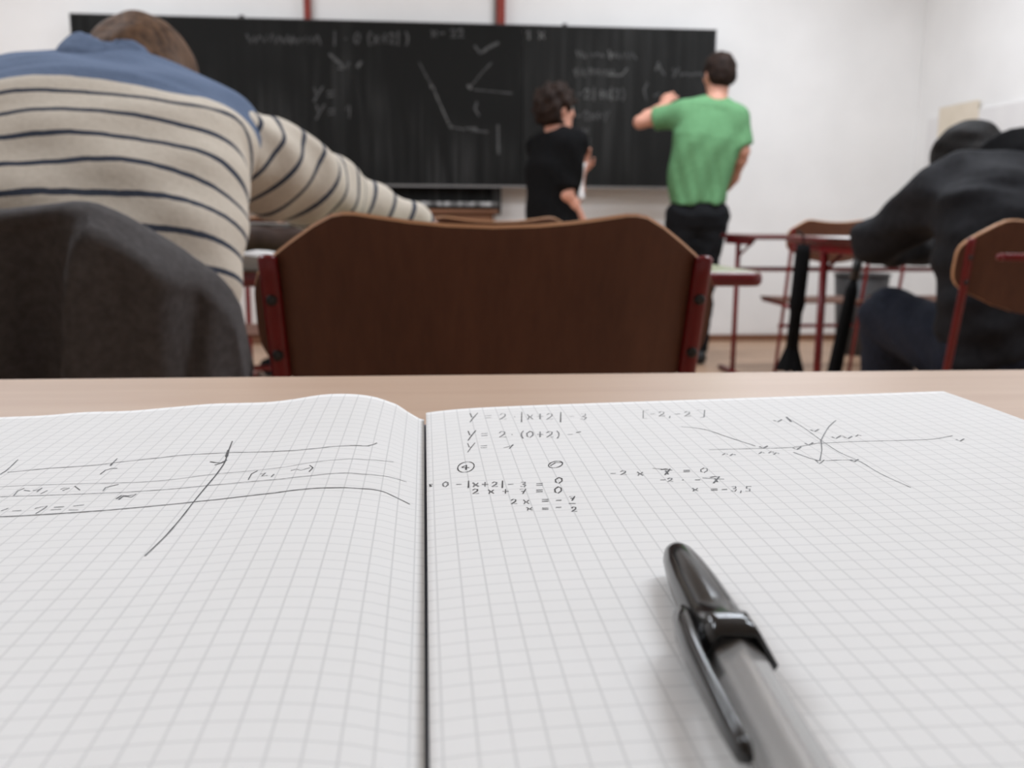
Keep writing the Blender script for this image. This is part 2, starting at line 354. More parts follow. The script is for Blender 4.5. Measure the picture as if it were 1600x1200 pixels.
INK_THIN = [(120,[(-12239,27616),(-12164,27640),(-12066,27672),(-11947,27710),(-11807,27754),(-11648,27804),(-11469,27858),(-11368,27888),(-11252,27921),(-11120,27945),(-10971,27949),(-10817,27952),(-10660,27956),(-10505,27960),(-10354,27965),(-10211,27970),(-10078,27976),(-9960,27983),(-9860,27991),(-9669,28018),(-9578,28051),(-9500,28089),(-9347,28133),(-9250,28153),(-9137,28175),(-9011,28200),(-8877,28225),(-8737,28251),(-8596,28276),(-8458,28301),(-8325,28324),(-8203,28345),(-8094,28363),(-7931,28428),(-7803,28480),(-7687,28524),(-7558,28563),(-7392,28600),(-7279,28620),(-7156,28639),(-7024,28656),(-6886,28672),(-6743,28687),(-6598,28701),(-6452,28714),(-6308,28726),(-6167,28738),(-6028,28748),(-5883,28733),(-5733,28696),(-5584,28658),(-5435,28621),(-5287,28585),(-5141,28552),(-4998,28522),(-4854,28477),(-4694,28432),(-4536,28390),(-4381,28353),(-4227,28318),(-4077,28287),(-3934,28292),(-3797,28315),(-3664,28338),(-3516,28369),(-3371,28407),(-3230,28457),(-3095,28518),(-2963,28575),(-2837,28625),(-2717,28666),(-2552,28709),(-2394,28772),(-2248,28822),(-2127,28861),(-2038,28891)]),(70,[(-11839,26170),(-11774,26177),(-11697,26186),(-11609,26196),(-11511,26207),(-11403,26219),(-11288,26232),(-11164,26245),(-11024,26232),(-10878,26219),(-10729,26205),(-10576,26191),(-10422,26177),(-10267,26162),(-10113,26147),(-10002,26136),(-9886,26123),(-9765,26108),(-9639,26093),(-9510,26077),(-9379,26060),(-9245,26042),(-9109,26025),(-8973,26008),(-8837,25991),(-8700,25974),(-8566,25959),(-8432,25944),(-8301,25931),(-8174,25919),(-8052,25917),(-7938,25927),(-7828,25939),(-7723,25952),(-7625,25967),(-7471,25996),(-7329,26030),(-7197,26067),(-7073,26108),(-6954,26152),(-6841,26198),(-6730,26245),(-6621,26292),(-6511,26339),(-6398,26386),(-6282,26430),(-6160,26472),(-6033,26512),(-5902,26537),(-5765,26542),(-5628,26547),(-5491,26552),(-5353,26556),(-5217,26561),(-5081,26567),(-4946,26569),(-4811,26564),(-4678,26562),(-4548,26564),(-4408,26571),(-4269,26585),(-4132,26603),(-3997,26634),(-3868,26696),(-3741,26757),(-3615,26817),(-3491,26874),(-3369,26926),(-3250,26979),(-3135,27031),(-2983,27094),(-2838,27150),(-2699,27198),(-2563,27240),(-2433,27299),(-2303,27349),(-2172,27391),(-2039,27423),(-1877,27442),(-1708,27516),(-1538,27591),(-1373,27655),(-1223,27710),(-1097,27769),(-1005,27858)]),(90,[(-11443,25241),(-11379,25247),(-11304,25253),(-11218,25260),(-11118,25259),(-11005,25249),(-10885,25237),(-10757,25226),(-10623,25213),(-10485,25201),(-10344,25188),(-10200,25176),(-10056,25163),(-9911,25152),(-9768,25140),(-9628,25130),(-9491,25120),(-9358,25111),(-9232,25104),(-9109,25096),(-8987,25089),(-8865,25082),(-8743,25075),(-8621,25068),(-8500,25061),(-8378,25055),(-8257,25049),(-8136,25043),(-8018,25051),(-7901,25064),(-7785,25078),(-7667,25093),(-7550,25109),(-7431,25127),(-7312,25145),(-7192,25166),(-7072,25188),(-6961,25209),(-6848,25233),(-6732,25258),(-6615,25286),(-6495,25314),(-6375,25344),(-6253,25375),(-6132,25407),(-6010,25439),(-5884,25457),(-5758,25465),(-5632,25473),(-5509,25481),(-5388,25489),(-5269,25497),(-5154,25504),(-5042,25512),(-4934,25512),(-4829,25508),(-4729,25503),(-4559,25496),(-4403,25490),(-4258,25485),(-4123,25482),(-3998,25488),(-3882,25516),(-3771,25542),(-3663,25568),(-3556,25592),(-3449,25616),(-3340,25639),(-3196,25683),(-3060,25733),(-2931,25783),(-2805,25829),(-2682,25869),(-2558,25904),(-2433,25948),(-2303,25980),(-2166,25999),(-2024,26007),(-1878,26004),(-1737,26043),(-1599,26087),(-1465,26123),(-1340,26152),(-1226,26173),(-1060,26208),(-909,26252),(-777,26272),(-668,26280),(-588,26286)]),(150,[(-10706,23516),(-10632,23512),(-10536,23506),(-10413,23500),(-10261,23495),(-10077,23494),(-9989,23494),(-9893,23495),(-9791,23496),(-9682,23497),(-9567,23498),(-9448,23500),(-9326,23503),(-9200,23506),(-9073,23510),(-8944,23514),(-8815,23520),(-8686,23526),(-8581,23532),(-8473,23538),(-8362,23545),(-8248,23552),(-8132,23560),(-8019,23579),(-7906,23603),(-7792,23627),(-7679,23652),(-7566,23677),(-7454,23702),(-7344,23728),(-7236,23753),(-7131,23778),(-7029,23803),(-6906,23834),(-6786,23864),(-6669,23895),(-6555,23926),(-6442,23957),(-6331,23988),(-6221,24019),(-6110,24049),(-6000,24081),(-5885,24100),(-5768,24113),(-5648,24128),(-5527,24143),(-5402,24161),(-5277,24180),(-5150,24200),(-5023,24220),(-4894,24232),(-4767,24243),(-4642,24253),(-4521,24262),(-4403,24271),(-4291,24279),(-4184,24286),(-4036,24296),(-3905,24336),(-3783,24376),(-3668,24412),(-3555,24445),(-3443,24475),(-3327,24500),(-3207,24529),(-3082,24556),(-2954,24580),(-2825,24600),(-2695,24615),(-2566,24627),(-2441,24653),(-2318,24674),(-2199,24688),(-2065,24699),(-1932,24704),(-1802,24721),(-1678,24759),(-1560,24787),(-1447,24802),(-1343,24802),(-1183,24753),(-1046,24682),(-926,24609),(-815,24543),(-673,24460),(-550,24362),(-466,24290)]),(110,[(-11117,25329),(-11184,25737),(-11103,25954)]),(110,[(-11026,25763),(-10834,25664)]),(110,[(-10766,25707),(-10643,25738),(-10605,25903),(-10607,25558)]),(110,[(-10425,25351),(-10360,25619)]),(110,[(-8773,25285),(-8798,25571),(-8665,25703),(-8528,25800)]),(110,[(-10888,24015),(-10792,24199)]),(110,[(-10579,23954),(-10379,23966)]),(110,[(-9596,23863),(-9478,23866),(-9360,23869)]),(110,[(-9594,24071),(-9476,24073),(-9357,24076)]),(110,[(-4350,25770),(-4313,25991)]),(120,[(2210,33844),(2426,33846)]),(120,[(2186,33467),(2400,33479)]),(120,[(2756,33859),(2862,34101),(2963,33928),(2920,33595),(2694,33089),(2934,33091)]),(120,[(3257,33467),(3270,33408)]),(120,[(3769,33705),(3803,33359),(3702,32881)]),(120,[(3951,33614),(3825,33243),(3881,32902)]),(120,[(4094,33305),(4303,33267)]),(120,[(4253,33729),(4140,32855)]),(120,[(4472,33518),(4590,33760),(4684,33594),(4625,33265),(4373,32759),(4614,32771)]),(120,[(5250,33079),(5424,33094)]),(120,[(5753,33466),(5917,33495),(5875,33163),(5739,33041),(5846,32835),(5718,32498),(5595,32605)]),(130,[(1894,31002),(2091,30999)]),(130,[(1874,30685),(2071,30691)]),(130,[(2502,30979),(2598,31180),(2692,31034),(2655,30755),(2450,30332),(2670,30331)]),(130,[(2900,30657),(2913,30608)]),(130,[(3345,31098),(3245,30780),(3202,30365),(3220,30041)]),(130,[(3562,31010),(3421,30700),(3389,30285),(3458,30089),(3601,30433),(3637,30852),(3562,31010)]),(130,[(3756,30499),(3948,30466)]),(130,[(3898,30854),(3803,30121)]),(130,[(4101,30676),(4207,30878),(4294,30739),(4244,30464),(4017,30039),(4239,30049)]),(130,[(4485,30900),(4503,30563),(4444,30153),(4349,29850)]),(130,[(4778,30313),(4937,30325)]),(120,[(1769,29302),(1956,29293)]),(120,[(1754,29046),(1939,29044)]),(130,[(531,25519),(455,25369),(460,25138),(519,25012),(595,25184),(592,25416),(531,25519)]),(130,[(834,25136),(962,25114)]),(130,[(1294,25159),(1339,24994),(1292,24781)]),(130,[(1434,25096),(1363,24937),(1425,24772)]),(130,[(1542,24943),(1700,24906)]),(130,[(1634,25124),(1605,24728)]),(130,[(1823,25005),(1885,25109),(1951,25029),(1931,24882),(1798,24660),(1948,24653)]),(130,[(2260,24783),(2388,24780)]),(130,[(2634,24929),(2734,24938),(2727,24788),(2650,24735),(2728,24638),(2668,24485),(2585,24538)]),(130,[(3042,24724),(3203,24725)]),(130,[(3022,24558),(3183,24564)]),(140,[(2970,24124),(3128,24125)]),(140,[(2951,23966),(3108,23971)]),(140,[(3018,23253),(3170,23254)]),(140,[(2999,23105),(3151,23110)]),(140,[(3373,23142),(3495,23144)]),(140,[(3291,22561),(3409,22559)]),(130,[(8283,33029),(8459,33036)]),(130,[(8649,33213),(8777,33403),(8851,33272),(8771,33012),(8497,32613),(8722,32620)]),(130,[(8907,32591),(8796,32261)]),(130,[(9187,32882),(9363,32889)]),(130,[(9581,33061),(9714,33249),(9785,33119),(9698,32862),(9413,32466),(9639,32474)]),(130,[(5278,25455),(5413,25457)]),(130,[(6069,25509),(6092,25366),(6010,25169)]),(130,[(6210,25468),(6109,25318),(6150,25175)]),(130,[(7443,25522),(7614,25522)]),(130,[(7406,25390),(7577,25394)]),(130,[(6539,24660),(6671,24661)]),(130,[(6761,24738),(6832,24817),(6883,24762),(6846,24652),(6694,24482),(6834,24485)]),(130,[(7149,24599),(7158,24579)]),(130,[(7499,24552),(7631,24553)]),(130,[(7688,23674),(7848,23675)]),(130,[(7652,23559),(7813,23563)]),(130,[(7964,23596),(8092,23596)]),(100,[(8858,30860),(8949,30807),(9080,30741),(9229,30653),(9379,30535),(9510,30378),(9602,30210),(9687,30009),(9767,29788),(9845,29560),(9921,29336),(9998,29125),(10082,28913),(10171,28687),(10259,28465),(10340,28262),(10407,28093),(10456,27972)]),(100,[(8865,27699),(8954,27697),(9070,27694),(9207,27691),(9361,27687),(9527,27683),(9698,27679),(9871,27675),(10041,27672),(10200,27669),(10346,27667),(10515,27662),(10681,27654),(10843,27645),(11002,27637),(11156,27633),(11307,27635),(11455,27645),(11598,27665),(11833,27730),(12071,27826),(12296,27934),(12487,28031),(12625,28098)]),(100,[(12592,28020),(12690,28027),(12819,28037),(12972,28049),(13144,28061),(13329,28073),(13523,28084),(13719,28092),(13912,28095),(14055,28095),(14209,28092),(14370,28087),(14537,28081),(14705,28073),(14873,28066),(15039,28058),(15198,28052),(15349,28046),(15489,28042),(15615,28041),(15848,28040),(16038,28041),(16201,28047),(16354,28062),(16514,28091),(16738,28158),(16968,28251),(17170,28343),(17312,28407)]),(100,[(11360,27074),(11421,26876),(11506,26605),(11582,26379),(11671,26184),(11733,26075)]),(100,[(14494,31014),(14209,30639),(13845,30132),(13502,29577),(13186,29040),(12733,28248)]),(100,[(11941,26050),(12077,26056),(12268,26062),(12446,26062),(12667,26041),(12825,26018)]),(180,[(10568,27877),(10618,27672),(10837,27923)]),(180,[(11548,27593),(11592,27391),(11817,27637)]),(180,[(12147,28078),(12188,27870),(12422,28124)]),(180,[(13056,29777),(13091,29543),(13348,29828)]),(180,[(13347,28758),(13381,28540),(13632,28806)]),(180,[(13740,28706),(13771,28489),(14026,28753)]),(180,[(12711,26031),(12747,25851),(12971,26072)]),(180,[(17163,27926),(17173,27722),(17452,27971)]),(180,[(12345,31336),(12386,31076),(12649,31392)]),(130,[(9090,27053),(9228,27226),(9270,27106)]),(130,[(9300,26952),(9438,27123),(9479,27005)]),(130,[(10250,27060),(10395,27232),(10433,27113)]),(130,[(10570,27096),(10717,27269),(10754,27149)]),(130,[(10671,26932),(10818,27103),(10854,26985)]),(130,[(13554,28730),(13730,28923),(13757,28789)]),(130,[(14150,28737),(14330,28929),(14354,28796)])]
CHALK_FAINT = [(100,[(-1071,1937),(-1063,1910),(-1052,1888),(-1028,1929),(-1021,1884),(-1010,1908),(-996,1933),(-968,1892),(-950,1939),(-936,1899),(-915,1948),(-908,1918),(-901,1888),(-878,1932),(-860,1892)]),(100,[(-866,1923),(-840,1890),(-823,1939),(-815,1911),(-807,1883),(-800,1910),(-792,1938),(-784,1912),(-775,1883),(-749,1927),(-744,1897),(-711,1934),(-700,1896),(-683,1933),(-668,1892),(-657,1919),(-645,1944),(-635,1918),(-627,1887)]),(100,[(-537,1966),(-538,1942),(-540,1909),(-541,1884)]),(100,[(-474,1927),(-471,1923)]),(100,[(-401,1962),(-417,1938),(-416,1908),(-402,1894),(-386,1922),(-387,1953),(-401,1962)]),(100,[(-319,1968),(-331,1944),(-332,1913),(-323,1889)]),(100,[(-299,1951),(-287,1931),(-296,1900)]),(100,[(-267,1948),(-281,1924),(-266,1904)]),(100,[(-250,1932),(-214,1933)]),(100,[(-231,1960),(-232,1932),(-233,1905)]),(100,[(-204,1950),(-192,1966),(-176,1957),(-178,1937),(-205,1902),(-171,1906)]),(100,[(-147,1975),(-148,1951),(-149,1917),(-150,1893)]),(100,[(-100,1973),(-88,1949),(-89,1918),(-99,1894)]),(100,[(59,1985),(70,1970),(62,1945)]),(100,[(90,1983),(76,1964),(92,1949)]),(100,[(108,1969),(137,1972)]),(100,[(178,1986),(190,1998),(206,1992),(204,1975),(178,1948),(212,1952)]),(100,[(226,1987),(238,1999),(254,1993),(252,1977),(226,1949),(260,1953)]),(160,[(-573,1830),(-547,1808),(-515,1781),(-493,1760),(-477,1744)]),(120,[(-524,1747),(-473,1744),(-456,1783)]),(200,[(-402,1761),(-381,1788)]),(100,[(-675,1629),(-663,1595),(-651,1595)]),(100,[(-621,1634),(-651,1591),(-677,1548)]),(100,[(-589,1605),(-554,1610)]),(100,[(-590,1579),(-554,1584)]),(100,[(-663,1521),(-653,1487),(-642,1487)]),(100,[(-616,1526),(-642,1483),(-666,1440)]),(100,[(-588,1497),(-553,1501)]),(100,[(-589,1471),(-553,1476)]),(100,[(-480,1501),(-457,1529),(-458,1491),(-462,1451)]),(80,[(-19,1792),(-9,1774),(5,1748),(22,1717),(39,1687),(53,1661),(63,1643)]),(90,[(171,1406),(199,1401),(239,1393),(281,1387),(315,1384),(353,1381),(388,1379),(412,1377)]),(80,[(302,1651),(320,1673),(346,1704),(371,1734),(395,1760),(419,1784),(436,1801)]),(70,[(322,1636),(343,1634),(372,1632),(407,1629),(444,1626),(482,1623),(517,1620),(546,1618),(567,1617)]),(150,[(478,1418),(478,1397),(479,1366),(480,1331),(481,1295),(482,1264),(482,1243)]),(150,[(331,1899),(363,1857),(385,1869),(411,1889),(447,1907),(476,1922)]),(120,[(343,1558),(330,1518),(355,1479)]),(200,[(273,1391),(306,1394),(338,1396)]),(100,[(1062,1868),(1083,1846),(1082,1875),(1099,1854),(1109,1875),(1131,1856),(1138,1869),(1152,1853)]),(100,[(1225,1878),(1244,1847),(1245,1886),(1263,1835),(1282,1879),(1287,1842),(1301,1883),(1312,1841),(1328,1882),(1332,1840),(1339,1879),(1364,1844)]),(100,[(989,1619),(1019,1622)]),(100,[(1161,1642),(1174,1623),(1167,1595)]),(100,[(1195,1640),(1181,1617),(1198,1599)]),(100,[(1230,1650),(1253,1653),(1256,1634),(1239,1626),(1260,1615),(1250,1594),(1229,1599)]),(100,[(1279,1660),(1292,1638),(1293,1610),(1283,1587)]),(100,[(987,1484),(1017,1487)]),(100,[(1033,1500),(1044,1513),(1059,1506),(1057,1489),(1034,1461),(1066,1464)]),(100,[(1073,1503),(1086,1487),(1078,1462)]),(100,[(1106,1501),(1092,1481),(1109,1465)]),(100,[(1113,1487),(1150,1488)]),(100,[(1131,1510),(1131,1465)]),(100,[(1166,1513),(1174,1488),(1182,1488)]),(100,[(1198,1517),(1182,1486),(1168,1455)]),(100,[(973,1398),(1010,1401)]),(100,[(973,1385),(1010,1388)]),(100,[(1029,1406),(1042,1394),(1034,1376)]),(100,[(1062,1405),(1048,1390),(1065,1379)]),(100,[(984,1337),(997,1349),(1013,1343),(1012,1328),(985,1304),(1020,1307)]),(100,[(1043,1341),(1056,1326),(1048,1305)]),(100,[(1076,1339),(1062,1322),(1079,1307)]),(120,[(1534,1769),(1552,1753)]),(100,[(1609,1788),(1619,1766),(1627,1767)]),(100,[(1645,1791),(1627,1764),(1611,1738)]),(100,[(1659,1762),(1661,1744),(1679,1765),(1679,1749),(1693,1763),(1709,1744),(1708,1764),(1729,1746),(1739,1765),(1738,1749),(1759,1765),(1762,1748),(1773,1767),(1792,1751),(1786,1771),(1812,1745)]),(100,[(1444,1696),(1421,1656),(1428,1624),(1439,1596)]),(100,[(1489,1617),(1522,1634)])]
CHALK_BRIGHT = [(100,[(659,1984),(674,2003),(674,1977),(672,1949)]),(100,[(735,1994),(748,1978),(740,1953)]),(100,[(768,1992),(754,1973),(770,1957)]),(90,[(63,1643),(74,1621),(88,1590),(104,1555),(119,1523),(133,1491),(148,1459),(162,1430),(171,1409)]),(180,[(55,1650),(71,1635)]),(180,[(163,1425),(179,1402)]),(200,[(290,1658),(302,1643)]),(100,[(980,1882),(989,1848),(1003,1882),(1016,1843),(1024,1872),(1038,1843)]),(100,[(1187,1891),(1191,1861),(1196,1836),(1205,1876),(1224,1853)]),(100,[(965,1768),(976,1727),(982,1781),(1006,1739),(1019,1778),(1034,1733)]),(100,[(1062,1777),(1063,1744),(1084,1781),(1089,1739),(1105,1771),(1113,1741),(1123,1776),(1134,1741),(1152,1768),(1160,1736),(1166,1771),(1186,1744),(1186,1775),(1207,1746),(1211,1774),(1231,1742)]),(100,[(1184,1742),(1210,1741),(1246,1740),(1276,1744),(1308,1784)]),(100,[(1033,1637),(1045,1651),(1062,1644),(1060,1625),(1034,1592),(1069,1596)]),(100,[(1095,1660),(1095,1622),(1095,1584)]),(100,[(1127,1623),(1164,1623)]),(100,[(1145,1648),(1145,1598)]),(100,[(1208,1662),(1208,1624),(1208,1586)]),(130,[(1496,1780),(1511,1827),(1530,1780)]),(130,[(1503,1796),(1524,1798)])]
# ------------------------------------------------------------------ the room
XL, XR, YF, YB_, ZT = -3.7, 3.36, 6.27, -3.0, 3.05
struct('floor', bxm((XL - 0.1, YB_ - 0.1, -0.1), (XR + 0.1, YF + 0.1, 0)), M['floor'], 'tan linoleum classroom floor')
struct('ceiling', bxm((XL - 0.1, YB_ - 0.1, ZT), (XR + 0.1, YF + 0.1, ZT + 0.1)), M['ceiling'], 'white classroom ceiling')
struct('wall_front', bxm((XL, YF, 0), (XR, YF + 0.1, ZT)), M['wall'], 'white wall behind the blackboard')
struct('wall_right', bxm((XR, YB_, 0), (XR + 0.1, YF, ZT)), M['wall'], 'white side wall at the right')
struct('wall_left', bxm((XL - 0.1, YB_, 0), (XL, YF, ZT)), M['wall'])
struct('wall_back', bxm((XL, YB_ - 0.1, 0), (XR, YB_, ZT)), M['wall'])
struct('baseboard_front', bxm((XL, YF - 0.012, 0), (XR, YF, 0.045)), M['baseboard'], 'thin brown skirting along the board wall')
struct('baseboard_right', bxm((XR - 0.012, YB_, 0), (XR, YF - 0.012, 0.045)), M['baseboard'])

# pale panel and beige sheet on the right wall
tag(obj('wall_panel', bxm((XR - 0.015, 3.2, 0.95), (XR - 0.001, 6.1, 1.50), 0.002), M['panel_grey']),
    'pale grey panel fixed low along the right wall', 'wall panel')
tag(obj('paper_sheet', bxm((XR - 0.020, 5.52, 1.10), (XR - 0.0155, 5.96, 1.555), 0.001), M['beige_paper']),
    'beige paper sheet pinned to the right wall above the dark-haired seated person', 'paper')

# ------------------------------------------------------------------ strokes as thin ribbons
def ribbons(bm, strokes, scale, width, zf):
    for w, pts in strokes:
        P = [Vector((a * scale, b * scale, 0)) for a, b in pts]
        hw = width * w / 100 / 2
        prev = None
        for i, p in enumerate(P):
            d = (P[min(i + 1, len(P) - 1)] - P[max(i - 1, 0)])
            d = d.normalized() if d.length > 1e-9 else Vector((1, 0, 0))
            nn = Vector((-d.y, d.x, 0)) * hw * (0.75 + 0.5 * random.random())
            if i == 0: p = p - d * hw * 0.6
            if i == len(P) - 1: p = p + d * hw * 0.6
            a, b = bm.verts.new(zf(p + nn)), bm.verts.new(zf(p - nn))
            if prev: bm.faces.new((prev[0], prev[1], b, a))
            prev = (a, b)
    return bm

# ------------------------------------------------------------------ blackboard
BX0, BX1, BZ0, BZ1, BY = -2.115, 1.885, 1.030, 2.035, 6.12
bb = thing('blackboard', 'wide dark blackboard with faint chalk sketches on the front wall', 'blackboard', (0, 6.2, 0))
def bpart(name, bm, mat, par=None):
    o = obj(name, bm, mat)
    o.parent = par or bb
    o.matrix_parent_inverse = Matrix.Translation((0, -6.2, 0)) if par is None else Matrix()
    return o
SEAM = 0.635
pl = bpart('board_panel', bxm((BX0 + 0.006, BY, BZ0 + 0.012), (SEAM - 0.0015, BY + 0.03, BZ1 - 0.006), 0.001), M['slate'])
pr = bpart('board_panel', bxm((SEAM + 0.0015, BY - 0.001, BZ0 + 0.012), (BX1 - 0.006, BY + 0.03, BZ1 - 0.006), 0.001), M['slate_b'])
fr = bmesh.new()
box(fr, (BX0, BY - 0.003, BZ1 - 0.006), (BX1, BY + 0.032, BZ1))
box(fr, (BX0, BY - 0.003, BZ0), (BX0 + 0.006, BY + 0.032, BZ1 - 0.006))
box(fr, (BX1 - 0.006, BY - 0.003, BZ0), (BX1, BY + 0.032, BZ1 - 0.006))
bpart('board_frame', fr, M['dark_bin'])
bpart('bottom_edge', bxm((BX0 + 0.006, BY - 0.004, BZ0), (BX1 - 0.006, BY + 0.032, BZ0 + 0.012)), M['alu'])
for cx in (-1.10, 0.90):
    bpart('top_clip', bxm((cx - 0.015, BY - 0.003, BZ1), (cx + 0.015, BY + 0.02, BZ1 + 0.014), 0.003), M['dark_bin'])
bpart('chalk_writing', ribbons(bmesh.new(), CHALK_FAINT, 1e-3, 0.011, lambda p: (p.x, BY - 0.0022, p.y)), M['chalk'])['kind'] = 'stuff'
bpart('chalk_writing', ribbons(bmesh.new(), CHALK_BRIGHT, 1e-3, 0.010, lambda p: (p.x, BY - 0.0026, p.y)), M['chalk_b'])['kind'] = 'stuff'
# lower leaf behind, with its dusty ledge
lb = thing('lower_board', 'narrow dark board with chalk-dusted ledge showing below the main blackboard', 'blackboard', (-0.6, 6.22, 0.9))
lo_ = obj('board_panel', bxm((-1.2, -0.03, -0.03), (1.10, 0.0, 0.16), 0.002), M['slate']); lo_.parent = lb
lo_ = obj('chalk_ledge', bxm((-1.2, -0.075, 0.010), (1.085, -0.031, 0.036), 0.003), M['chalky']); lo_.parent = lb
lo_ = obj('end_bracket', bxm((1.045, -0.06, -0.045), (1.105, 0.002, 0.155), 0.004), M['black_plastic']); lo_.parent = lb
for i, (x, w, lab) in enumerate(((-0.715, 0.040, 'thin red-brown steel rail above the blackboard, left one'), (0.503, 0.055, 'thick red-brown steel rail above the blackboard, right one'))):
    r = thing('board_rail', lab, 'rail', (x, YF, 0), group='wall rails of the blackboard')
    obj('rail_channel', bxm((-w / 2, -0.05, 1.1), (w / 2, -0.001, ZT - 0.002), 0.004), M['redrail'], r)
    obj('guide_strip', bxm((-w / 2 - 0.012, -0.03, 1.1), (-w / 2, -0.001, ZT - 0.002), 0.002), M['alu'] if i == 1 else M['panel_grey'], r)

# wooden cabinet below the board
cb = thing('low_cabinet', 'brown wooden cabinet standing below the blackboard', 'cabinet', (0, 0, 0))
obj('carcass', bxm((-0.88, 5.72, 0.06), (0.42, 6.10, 0.862), 0.004), M['cabinet_wood'], cb)
obj('top_board', bxm((-0.91, 5.69, 0.862), (0.45, 6.11, 0.884), 0.004), M['cabinet_wood'], cb)
obj('plinth', bxm((-0.85, 5.75, 0.0), (0.39, 6.08, 0.06)), M['dark_bin'], cb)
for k in range(3):
    x0 = -0.875 + k * 0.432
    d = obj('door', bxm((x0, 5.702, 0.08), (x0 + 0.424, 5.72, 0.85), 0.003), M['cabinet_wood'], cb)
    obj('handle', tube(bmesh.new(), [(x0 + 0.37, 5.695, 0.50), (x0 + 0.37, 5.685, 0.52), (x0 + 0.37, 5.685, 0.60), (x0 + 0.37, 5.695, 0.62)], 0.005, 8), M['alu'], d)

# ------------------------------------------------------------------ desks
def desk(name, label, x0, x1, y0, y1, h, top_mat, band=0.024, crossbar=True, inset=0.12, band_mat=None, group='school desks'):
    t = thing(name, label, 'desk', ((x0 + x1) / 2, (y0 + y1) / 2, 0), group=group)
    hx, hy = (x1 - x0) / 2, (y1 - y0) / 2
    obj('tabletop', bxm((-hx + 0.006, -hy + 0.006, h - 0.02), (hx - 0.006, hy - 0.006, h), 0.002), top_mat, t)
    bm = bmesh.new()
    tube(bm, rnd([(0, -hy + .004, h - band / 2), (hx - .004, -hy + .004, h - band / 2), (hx - .004, hy - .004, h - band / 2), (-hx + .004, hy - .004, h - band / 2), (-hx + .004, -hy + .004, h - band / 2), (0.0, -hy + .004, h - band / 2)], 0.02, 4), band / 2 - 0.0006, 12, (0.6, 1.0))
    obj('edge_band', bm, band_mat or M['red'], t, True)
    for sx in (-1, 1):
        obj('leg', tube(bmesh.new(), [(sx * (hx - inset), 0, 0.02), (sx * (hx - inset), 0, h - 0.024)], 0.0135, 12), M['red'], t, True)
        obj('foot', tube(bmesh.new(), [(sx * (hx - inset), -hy + .03, 0.014), (sx * (hx - inset), hy - .03, 0.014)], 0.014, 10), M['red'], t, True)
        obj('side_rail', bxm((sx * (hx - inset) - 0.012, -hy + 0.05, h - 0.052), (sx * (hx - inset) + 0.012, hy - 0.05, h - 0.0245), 0.003), M['red'], t)
        obj('bracket', tube(bmesh.new(), [(sx * (hx - inset - 0.008), 0, h - 0.11), (sx * (hx - inset - 0.09), 0, h - 0.03)], 0.007, 8), M['red'], t, True)
    if crossbar:
        obj('crossbar', tube(bmesh.new(), [(-hx + inset, 0.012, h - 0.185), (hx - inset, 0.012, h - 0.185)], 0.0125, 12), M['red'], t, True)
    return t

own = thing('writing_desk', 'light wood laminate desk under the open squared notebook', 'desk', (0.05, 0.228, 0))
obj('tabletop', bxm((-0.72, -0.25, 0.73), (0.72, 0.25, 0.75), 0.0025), M['desk_wood'], own)
for sx in (-1, 1):
    for sy in (-1, 1):
        obj('leg', tube(bmesh.new(), [(sx * 0.6, sy * 0.19, 0.0), (sx * 0.6, sy * 0.19, 0.705)], 0.0135, 12), M['red'], own, True)
    obj('side_rail', bxm((sx * 0.6 - 0.012, -0.21, 0.70), (sx * 0.6 + 0.012, 0.21, 0.7298), 0.003), M['red'], own)

desk('school_desk', 'green-topped desk with red edge that the striped-jumper person leans on', -0.86, 0.535, 1.43, 1.93, 0.75, M['desk_green'], crossbar=False, inset=0.30)
desk('school_desk', 'brown-topped red-edged desk in front of the dark-jacketed person', *RMID, 0.776, M['desk_dark'], crossbar=False, inset=RMID_IN, band_mat=M['dark_red'])
desk('school_desk', 'brown desk on thin red legs nearest the wall, right of the green shirt', *RFRONT, 0.757, M['desk_dark'], inset=RFRONT_IN, band_mat=M['dark_red'])
desk('school_desk', 'red-legged desk far back at left, seen through the gap beside the striped jumper', *LFRONT, 0.757, M['desk_dark'], inset=0.06, band_mat=M['dark_red'])

